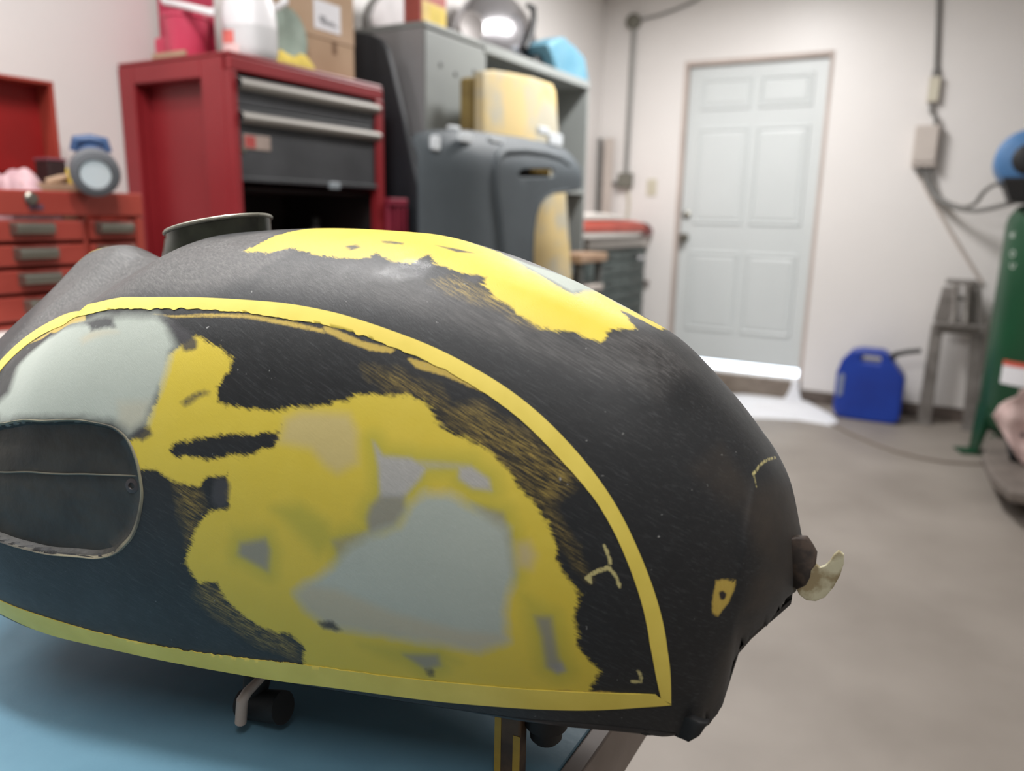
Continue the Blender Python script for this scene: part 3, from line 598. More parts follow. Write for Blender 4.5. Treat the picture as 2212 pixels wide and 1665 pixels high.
MB().box(xa+.03,xb-.012,1.735,Yb+.0175,zw,zw+.09).build('bucket_mount',M_pink,t,bevel=.012)
hA=AY(356,4,1.668);hB=AY(404,14,1.655);hC=AY(458,27,1.665)
MB().tube([AY(352,-6,1.74),hA,hB,hC,AY(462,22,1.74)],.010,10).build('carry_handle',M_milk,t,smooth=True)

# ------------------------------------------------------------------ black panel leaning beside the cabinet
YP=2.475
out=[(640,66),(765,72),(808,79),(828,90),(840,108),(850,150),(872,250),(895,370),(915,450),(932,510),(955,600),(985,720)]
o2=[(p[0],p[2]) for p in (AY(x,y,YP) for x,y in out)]
o2[0]=(max(o2[0][0],XL+.02),o2[0][1]); o2+=[(o2[-1][0]+.12,.002),(o2[0][0],.002)]
pn=plate('leaning_panel',o2,[],lambda u,v,dd:(u,YP+.04-.05*(v/1.9)+dd,v),.02,.005,M_navy,None,res=.12)
tag(pn,'black panel with rounded corner standing between the red and grey cabinets','panel')
# red plastic crate on the side
cr0,cr1=AX(829,428,-1.93),AX(868,430,-1.93)
t=thing('plastic_bin','dark pink-red plastic bin tucked right of the red cabinet','bin',(-1.96,(cr0[1]+cr1[1])/2,0))
ya,yb=RY1+.003,min(cr1[1]-.03,2.425)
zt_=cr0[2]; 
m_=mat('dark_pink_plastic',(146,46,66),.45,var=.12,scale=14)
B=MB(); B.hexa([(-1.99,ya,.002),(-1.87,ya,.002),(-1.87,yb-.035,.002),(-1.99,yb-.035,.002)],[(-1.99,ya,zt_-.03),(-1.86,ya,zt_-.03),(-1.86,yb-.01,zt_-.03),(-1.99,yb-.01,zt_-.03)]).build('bin_body',m_,t,bevel=.006)
MB().box(-1.995,-1.85,ya,yb,zt_-.0295,zt_).build('bin_rim',m_,t,bevel=.005)
for k in range(3): MB().box(-1.8595,-1.852,ya+.03+.03*k,ya+.042+.03*k,zt_-.30,zt_-.031).build('bin_rib',m_,t,bevel=.002)

# ------------------------------------------------------------------ grey steel cabinet and open shelf unit
GX=-1.90; GY0,GY1,GY2=2.60,3.033,4.135; GZ=1.935; GB=-2.39
t=thing('steel_cabinet','tall grey steel cabinet with closed front beside open shelves','cabinet',((GX+GB)/2,(GY0+GY1)/2,0))
MB().box(GB,GX-.004,GY0,GY1-.001,0,GZ-.022).build('carcass',M_grey2,t,bevel=.003)
MB().box(GX-.0035,GX+.004,GY0+.004,GY1-.004,.06,GZ-.03).build('door',M_grey,t,bevel=.003)
MB().box(GB,GX+.006,GY0,GY1-.0005,GZ-.0215,GZ).build('top',M_grey,t,bevel=.004)
for px,py in ((1024,155),(984,160),(952,140)):
    p=AX(px,py,GX+.004); MB().lathe((GX+.0042,p[1],p[2]),(1,0,0),[(.010,0),(.009,.003),(0,.004)],12).build('rivet',M_greyin,t,smooth=True)
t=thing('shelf_unit','grey steel open shelf unit in the room corner behind the fender','shelf unit',((GX+GB)/2,(GY1+GY2)/2,0))
MB().box(GB,GX,GY1+.0005,GY1+.020,0,GZ-.042).build('side',M_grey,t,bevel=.002)
MB().box(GB,GX,GY2-.020,GY2,0,GZ-.042).build('side',M_grey,t,bevel=.002)
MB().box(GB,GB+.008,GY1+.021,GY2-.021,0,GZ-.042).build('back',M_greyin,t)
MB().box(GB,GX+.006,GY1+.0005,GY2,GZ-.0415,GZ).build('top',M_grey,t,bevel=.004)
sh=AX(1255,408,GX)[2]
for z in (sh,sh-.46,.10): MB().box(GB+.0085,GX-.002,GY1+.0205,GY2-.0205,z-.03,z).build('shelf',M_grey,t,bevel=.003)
# on the steel units
pX=-2.20
ol=[AX(x,y,pX) for x,y in ((772,60),(772,32),(780,8),(795,-12),(825,-30),(905,-34),(905,60))]
ol=[(p[1],max(p[2],GZ+.001)) for p in ol]; ol[0]=(ol[1][0],GZ+.001); ol[-1]=(ol[-2][0],GZ+.001)
ol=[(u+.0,v) for u,v in ol]
sh_=GY0+.01-min(u for u,v in ol); ol=[(u+max(0,sh_),v) for u,v in ol]
t=thing('rounded_panel','pale panel with a dark rounded rim standing on the steel cabinet','panel',(pX,ol[0][0]+.2,GZ))
plate('rim',ol,[],lambda u,v,dd:(pX+dd,u,v),.02,.004,M_cable,t)
cu_=np.mean(ol,0); plate('face',[(cu_[0]+(u-cu_[0])*.86,max(GZ+.004,cu_[1]+(v-cu_[1])*.86)) for u,v in ol],[],lambda u,v,dd:(pX+.0155+dd,u,v),.004,.001,mat('pale_grey_panel',(196,190,190),.5),t)
q=AZ(905,36,GZ+.001)
cA,cB=AX(908,30,GX-.02)[1],AX(964,30,GX-.02)[1]
t=thing('red_yellow_box','small red and yellow printed box on the front edge of steel cabinet','box',(GX-.06,(cA+cB)/2,GZ))
MB().box(GX-.10,GX-.02,cA,cB,GZ+.0005,GZ+.17).build('carton',mat('box_red',(176,84,74),.6,var=.08,scale=30),t,bevel=.002)
zz=AX(935,8,GX-.02)[2]
MB().box(GX-.0198,GX-.0185,cA+.012,cB-.004,GZ+.003,zz).build('yellow_print',mat('box_yellow',(226,196,112),.6,rgb2=(206,178,96),scale=30),t)
MB().box(GX-.0183,GX-.0178,cA+.058,cB-.008,GZ+.006,zz-.01).build('bright_patch',mat('box_yellow2',(224,196,70),.6),t)
# polished dome tank
dX=-2.21; dc=AX(1068,50,dX); dl=AX(990,60,dX)[1]; dr_=AX(1145,60,dX)[1]
t=thing('dome_housing','shiny grey steel dome-shaped housing on top of the shelf unit','dome housing',(dX,(dl+dr_)/2,GZ))
ry=(dr_-dl)/2; rz_=AX(1065,-22,dX)[2]-GZ; rx=.17; cy_=(dl+dr_)/2
P=np.array([[(dX+rx*math.cos(b)*math.cos(a)**1 if True else 0,cy_+ry*math.sin(a)*math.cos(b),GZ+.06+ (rz_-.06)*math.sin(b) if b>0 else GZ+.06+.058*math.sin(b)) for a in np.linspace(0,2*math.pi,49)] for b in np.linspace(-math.pi/2,math.pi/2,25)])
MB().grid(P).build('dome',M_steel,t,smooth=True,angle=80)
mp_=AX(1016,58,dX+.10); MB().lathe(mp_,(.80,-.55,.05),[(.040,-.10),(.060,-.01),(.066,.012),(.060,.018),(.046,.010),(.0,.006)],28).build('mouth_ring',mat('satin_grey',(158,152,150),.55,.1,var=.04),t,smooth=True)
# black strap hoop and dark wedge
hX=-2.03; P=[AX(x,y,hX) for x,y in ((1140,12),(1152,18),(1153,40),(1149,65),(1138,92),(1132,106))]
P=[np.array([p[0],p[1],max(p[2],GZ+.022)]) for p in P]
tag(MB().tube(P,[.012,.016,.016,.017,.02,.021],10).build('dark_hook',M_blackpl,None,smooth=True),'dark grey curved hook standing right of the shiny dome','hook')
yA,yB=AX(1150,105,-1.97)[1],AX(1180,120,-1.97)[1]
t_=MB().hexa([(-2.06,yA,GZ+.0005),(-1.95,yA,GZ+.0005),(-1.95,yB,GZ+.0005),(-2.06,yB,GZ+.0005)],[(-2.05,yA+.02,GZ+.05),(-1.96,yA+.02,GZ+.05),(-1.96,yB-.005,GZ+.085),(-2.05,yB-.005,GZ+.085)]).build('dark_wedge',M_blackpl,None,bevel=.01)
tag(t_,'small black wedge between the hook and the light blue tub','wedge')
# light blue tub
bX=-1.945; p0,p1=AX(1178,125,bX),AX(1254,155,bX)
pz_=lambda x,y: AX(x,y,bX)
ol=[pz_(1184,130),pz_(1172,100),pz_(1182,92),pz_(1205,86),pz_(1225,86),pz_(1240,105),pz_(1250,128),pz_(1255,158)]
ol=[(p[1],max(p[2],GZ+.001)) for p in ol]; ol[0]=(ol[0][0],GZ+.001); ol[-1]=(ol[-1][0],GZ+.001)
t=thing('blue_tub','light blue curved plastic tub at the end of shelf unit top','tub',(bX,ol[0][0]+.12,GZ))
plate('tub_shell',ol,[],lambda u,v,dd:(bX-.04+dd+.03*math.cos((u-ol[0][0])*14),u,v),.10,.012,M_blue,t,res=.04)
plate('pale_band',[(u,v) for u,v in ((ol[1][0]+.03,ol[1][1]-.02),(ol[2][0]+.04,ol[2][1]-.03),(ol[5][0]-.02,ol[4][1]-.045),(ol[5][0]+.0,ol[4][1]-.085),(ol[2][0]+.04,ol[2][1]-.075))],[],lambda u,v,dd:(bX+.015+dd+.03*math.cos((u-ol[0][0])*14),u,v),.004,.001,mat('pale_blue',(158,208,224),.4),t,res=.03)

# ------------------------------------------------------------------ yellow sanded board and the grey fender in front of the shelves
YX=-1.76
ol=[AX(x,y,YX) for x,y in ((1036,160),(1060,156),(1100,162),(1150,172),(1188,186),(1194,200),(1200,300),(1215,420),(1226,600))]
ol=[(p[1],p[2]) for p in ol]; yr=ol[-1][0]
ol=ol+[(yr,.002),(ol[0][0]+.02,.002)]
t=thing('yellow_board','yellow and grey sanded panel standing behind the dark grey fender','panel',(YX,(ol[0][0]+yr)/2,0))
plate('board_face',ol,[],lambda u,v,dd:(YX+dd-.012*math.sin((u-ol[0][0])*3.5),u,v),.03,.008,M_filler,t,res=.15)
a0,a1=AX(1015,162,YX-.02),AX(1034,160,YX-.02)
MB().hexa([(YX-.07,a0[1]+.02,.002),(YX-.02,a0[1]+.02,.002),(YX-.02,ol[0][0]+.02,.002),(YX-.07,ol[0][0]+.02,.002)],[(YX-.07,a0[1],a0[2]-.01),(YX-.02,a0[1],a0[2]-.01),(YX-.018,ol[0][0]+.015,a1[2]-.01),(YX-.07,ol[0][0]+.015,a1[2]-.01)]).build('board_flange',M_filler2,t,bevel=.01)
FX2=-1.60
F=lambda x,y:(lambda p:(p[1],p[2]))(AX(x,y,FX2))
ol=[F(*p) for p in ((957,545),(957,300),(962,288),(980,281),(1030,281),(1100,289),(1160,297),(1220,310),(1244,325),(1252,350),(1262,372),(1268,405),(1225,411),(1195,414),(1176,424),(1163,440),(1155,465),(1150,500),(1148,590))]
ol=[(ol[0][0],.002)]+ol[1:-1]+[(ol[-1][0],.55),(ol[-1][0]-.02,.002)]
hole=[F(*p) for p in ((1116,372),(1126,363),(1190,362),(1198,370),(1192,384),(1124,385),(1116,380))]
yb_=F(957,300)[0]; ye=F(1268,405)[0]
def fb(u,v): 
    e=max(0,1-(u-yb_)/.28); e2=max(0,1-(ye-u)/.10); top=max(0,1-(1.50-v)/.12) 
    return -.10*e*e-.04*e2*e2-.05*max(0,top)**2
t=thing('car_fender','dark grey primed fender with white clips and an arch cutout','fender',(FX2,(yb_+ye)/2,0))
plate('fender_panel',ol,[hole[::-1]],lambda u,v,dd:(FX2+dd,u,v),.008,.0035,M_primer,t,res=.05,bulge=fb)
ridge=[F(*p) for p in ((1090,640),(1084,560),(1076,470),(1068,400),(1068,360),(1076,338),(1095,327),(1140,326),(1185,332),(1215,342),(1232,356))]
R=MB().tube([(FX2+fb(u,v)+.006,u,v) for u,v in ridge],[.017]*8+[.015,.012,.008],10)
R.build('raised_ridge',M_primer,t,smooth=True)
arch=[F(*p) for p in ((1268,405),(1225,411),(1195,414),(1176,424),(1163,440),(1155,465),(1150,500),(1148,545),(1148,590))]
MB().tube([(FX2+fb(u,v)+.002,u,v) for u,v in arch],.009,8).build('arch_lip',M_primer,t,smooth=True)
# inner skin: recessed darker pan behind the ridge round the slot
for (xa,xb,ya,yb2) in ((965,979,290,325),(1006,1030,284,309),(1074,1102,290,309),(1212,1238,284,316)):
    p,q_=F(xa,ya),F(xb,yb2); um=(p[0]+q_[0])/2; vm=(p[1]+q_[1])/2; x_=FX2+max(fb(u,v) for u in (p[0],q_[0]) for v in (p[1],q_[1]))
    MB().prism([(x_+.016,u,v) for u,v in rrect(min(p[0],q_[0]),max(p[0],q_[0]),min(p[1],q_[1]),max(p[1],q_[1]),.012,4)],(-.02,0,0)).build('white_clip',M_clip,t,bevel=.003)
for (xa,xb,ya,yb2) in ((1010,1030,268,282),(1192,1212,270,292)):
    p,q_=F(xa,ya),F(xb,yb2); x_=FX2+fb((p[0]+q_[0])/2,1.50)-.02
    MB().box(x_-.012,x_+.012,p[0],q_[0],q_[1],p[1]).build('white_clip',M_clip,t,bevel=.006)
p=F(1108,356); p2=F(1204,392)
MB().box(FX2-.05,FX2-.040,p[0],p2[0],p2[1],p[1]).build('slot_shade',M_shadow,t,bevel=.002)  # dark sheet standing in for the shade inside the slot
p=F(1160,360); p2=F(1195,376)
MB().box(FX2-.039,FX2-.012,p[0],p2[0],p2[1],p[1]).build('yellow_insert',mat('yellow_insert',(206,172,84),.6),t,bevel=.006)
# ------------------------------------------------------------------ wooden-topped stool table and parts cabinet in the corner
w0,w1=AX(1225,552,-1.72),AX(1306,546,-1.72); wz=w0[2]
t=thing('work_table','small table with a pale wood top edge beside the fender','table',(-1.9,(w0[1]+w1[1])/2+.15,0))
ty0=w0[1]-.02; ty1=w1[1]
ty0=max(ty0,yr+.03)
MB().box(-1.885,-1.70,ty0,ty1,wz-.045,wz).build('table_top',M_wood,t,bevel=.005)
for x in (-1.86,-1.73):
    for y in (ty0+.05,ty1-.05): MB().box(x-.018,x+.018,y-.018,y+.018,0,wz-.0455).build('leg',M_greyin,t,bevel=.003)
MB().box(-1.875,-1.71,ty0+.02,ty1-.02,wz-.20,wz-.17).build('lower_shelf',M_boxgrey,t,bevel=.003)
xo=-1.99
P_=lambda x,y,X=xo: AX(x,y,X)
oy0=P_(1288,560)[1]-.15; oy1=min(P_(1406,560)[1],YB-.05); oz=P_(1350,534)[2]; tz=max(P_(1340,512)[2],oz+.02)
t=thing('parts_cabinet','dark green-grey drawer cabinet in the corner with a white top','drawer cabinet',(xo-.2,(oy0+oy1)/2,0))
MB().box(XL+.015,xo-.012,oy0,oy1,.06,oz-.001).build('carcass',M_teal,t,bevel=.004)
MB().box(XL+.03,xo-.03,oy0+.02,oy1-.02,0,.06).build('plinth',M_blackpl,t)
MB().box(XL+.015,xo+.015,oy0-.01,oy1+.012,oz,tz).build('white_top',M_worktop,t,bevel=.006)
ys=[538,560,592,622,648,674,702,732,762]
zs=[P_(1350,y)[2] for y in ys]; ym=P_(1346,580)[1]
for k in range(len(zs)-1):
    z1,z0=zs[k]-.006,zs[k+1]+.006
    for ya,yb in ((oy0+.012,ym-.004),(ym+.004,oy1-.012)):
        dr=MB().box(xo-.0118,xo+.004,ya,yb,z0,z1).build('drawer',M_teal,t,bevel=.003)
        MB().box(xo+.0045,xo+.016,(ya+yb)/2-.09,(ya+yb)/2+.09,z1-.026,z1-.012).build('drawer_lip',M_teal,dr,bevel=.004)
p=P_(1384,556,xo+.005); MB().box(xo+.0045,xo+.006,p[1]-.05,p[1]+.05,p[2]-.012,p[2]+.012).build('paper_tag',M_paper,t)
p=P_(1408,607); MB().tube([(xo-.06,oy1+.0005,p[2]),(xo-.04,oy1+.02,p[2]+.004),(xo+.03,oy1+.02,p[2]+.002)],[.012,.014,.012],10).build('side_knob',mat('brown_knob',(84,66,60),.5),t,smooth=True)
# white, orange-red and maroon rounded part on the cabinet
xq=-1.93
t=thing('seat_pan','long orange-red rounded plastic part with white top in the corner','plastic part',(xq-.1,P_(1330,500,xq)[1],tz))
def slab(name,px,m,x0,dep,bev):
    o=[P_(x,y,x0) for x,y in px]; o=[(x0,min(p[1],YB-.03),max(p[2],tz+.001)) for p in o]
    return MB().prism(o,(-dep,0,0)).build(name,m,t,bevel=bev,smooth=True)
slab('dark_underside',[(1262,517),(1376,513),(1366,520),(1262,524)],mat('dark_olive',(62,60,46),.6),xq-.03,.2,.002)
slab('white_edge',[(1262,504),(1384,502),(1392,506),(1372,513),(1262,516)],M_worktop,xq-.005,.26,.004)
slab('orange_side',[(1262,479),(1374,477),(1390,481),(1398,488),(1398,497),(1388,501),(1262,503)],M_orange,xq,.27,.012)
slab('white_top',[(1262,463),(1285,459),(1325,463),(1374,475),(1262,477)],M_worktop,xq-.005,.24,.01)
slab('maroon_end',[(1391,480),(1403,485),(1411,496),(1411,506),(1402,512),(1384,515),(1400,500),(1401,489)],M_maroon,xq-.02,.18,.004)
# two metal trim strips standing in the corner
for x0,x1,mm,lab in ((1283,1292,M_cable,'narrow dark grey metal strip standing in the corner beside a wider pale one'),(1297,1317,M_boxgrey,'wider pale metal strip standing in the corner on the white parts top')):
    a,b=AY(x0,380,YB-.022),AY(x1,380,YB-.022); u=max(a[0],XL+.002); w=max(b[0]-a[0],.03); zt_=AY(x0,300,YB-.02)[2]
    if mm is M_boxgrey: u=max(u,XL+.05)
    tag(MB().box(u,u+w,YB-.048,YB-.0405,tz+.0005,zt_).box(u,u+.006,YB-.0545,YB-.0485,tz+.0005,zt_).build('metal_strip',mm,None,bevel=.002),lab,'metal strip','metal strips standing in the corner')

# ------------------------------------------------------------------ work bench with blue top
BZ=.860
bt=lambda x,y:AZ(x,y,BZ)
BX=bt(1280,1570)[0]; BX2=bt(1331,1568)[0]
M_bench=mat('worn_blue_paint',(112,154,174),.5,rgb2=(84,124,146),scale=5,bump=.06,bscale=50,lo=.3,hi=.7,detail=9)
t=thing('work_bench','blue-painted work bench carrying the black and yellow tank','work bench',(-.9,.3,0))
MB().box(-1.45,BX,-.55,.82,BZ-.04,BZ).build('bench_top',M_bench,t,bevel=.002)
MB().box(BX+.0004,BX2,-.55,.82,BZ-.055,BZ+.0015).build('edge_strip',mat('grey_edge_strip',(136,126,120),.5,.2,rgb2=(112,102,96),scale=12),t,bevel=.0015)
for x in (-1.38,BX-.16):
    for y in (-.48,.75): MB().box(x-.035,x+.035,y-.035,y+.035,0,BZ-.0405).build('leg',M_greyin,t,bevel=.004)
MB().box(-1.40,BX-.14,-.46,.73,.22,.25).build('lower_shelf',M_wood,t,bevel=.004)

# ------------------------------------------------------------------ the motorcycle tank
TP=np.array([-0.06139,0.46078]); TA=0.09868     # rear tip on plan, heading
# --- tank surface, local coords: x along the tank (rear tip 0, front negative), y across (near side negative), z up from world floor
def spl(xs,ys,x):
    # monotone-ish cubic (Catmull-Rom finite difference) interpolation
    xs=np.array(xs,float);ys=np.array(ys,float)
    h=np.diff(xs);d=np.diff(ys)/h
    m=np.zeros(len(xs));m[0]=d[0];m[-1]=d[-1]
    for i in range(1,len(xs)-1):
        m[i]=0 if d[i-1]*d[i]<=0 else 2*d[i-1]*d[i]/(d[i-1]+d[i])
    x=np.clip(x,xs[0],xs[-1]);i=np.clip(np.searchsorted(xs,x)-1,0,len(xs)-2)
    t=(x-xs[i])/h[i]
    return ys[i]*(1+2*t)*(1-t)**2+m[i]*h[i]*t*(1-t)**2+ys[i+1]*t*t*(3-2*t)+m[i+1]*h[i]*t*t*(t-1)
XT=[-.690,-.665,-.635,-.605,-.575,-.545,-.518,-.490,-.455,-.410,-.326,-.267,-.214,-.163,-.126,-.089,-.057,-.028,-.012,0]
ZT=[.990,1.045,1.100,1.150,1.183,1.187,1.179,1.176,1.187,1.201,1.206,1.2045,1.195,1.1795,1.1645,1.1475,1.121,1.090,1.067,1.032]
XH=[-.690,-.665,-.63,-.58,-.54,-.50,-.40,-.30,-.20,-.117,-.06,-.04,-.02,-.008,0]
HW=[.030,.075,.125,.160,.170,.172,.160,.142,.122,.103,.086,.075,.054,.034,.012]
XB=[-.690,-.60,-.55,-.45,-.35,-.25,-.15,-.075,-.05,-.042,-.036,-.031,-.028,-.026,-.020,-.006,0]
ZB=[1.00,.952,.938,.930,.929,.930,.932,.936,.935,.937,.941,.951,.966,.981,.990,1.000,1.002]
def tank_surface(x,g):
    """x<=0, g in [0,1]: 0 near bottom edge, .5 top centre, 1 far bottom edge"""
    x,g=np.broadcast_arrays(np.asarray(x,float),np.asarray(g,float))
    zt=spl(XT,ZT,x);hw=spl(XH,HW,x);zb=spl(XB,ZB,x)
    side=np.where(g<=.5,-1.,1.);u=np.where(g<=.5,g,1-g)*2   # u 0 bottom .. 1 top
    zm=zb+(zt-zb)*.30
    k=.24                                  # share of the section that lies below the widest line
    lo=np.clip(u/k,0,1);t=np.clip((u-k)/(1-k),0,1)*np.pi/2
    f2=np.clip((-.45-x)/.14,0,1); f2=f2*f2*(3-2*f2); e1=.80+.42*f2;e2=.92+.45*f2
    wl=hw*(1-.10*(1-lo)**2); zl=zb+(zm-zb)*lo
    wu=hw*np.cos(t)**e1; zu=zm+(zt-zm)*np.sin(t)**e2
    low=u<k
    w=np.where(low,wl,wu); z=np.where(low,zl,zu)
    # front hump: a soft valley on both sides of it runs down to the shoulder
    f=np.clip((-.40-x)/.15,0,1); f=f*f*(3-2*f)
    up=np.where(low,0,np.sin(t)**.5)
    z=z-f*up*(.020*(1-np.exp(-(w/.036)**2))*np.exp(-(w/.15)**4))
    return np.stack([x,side*w,z],-1)

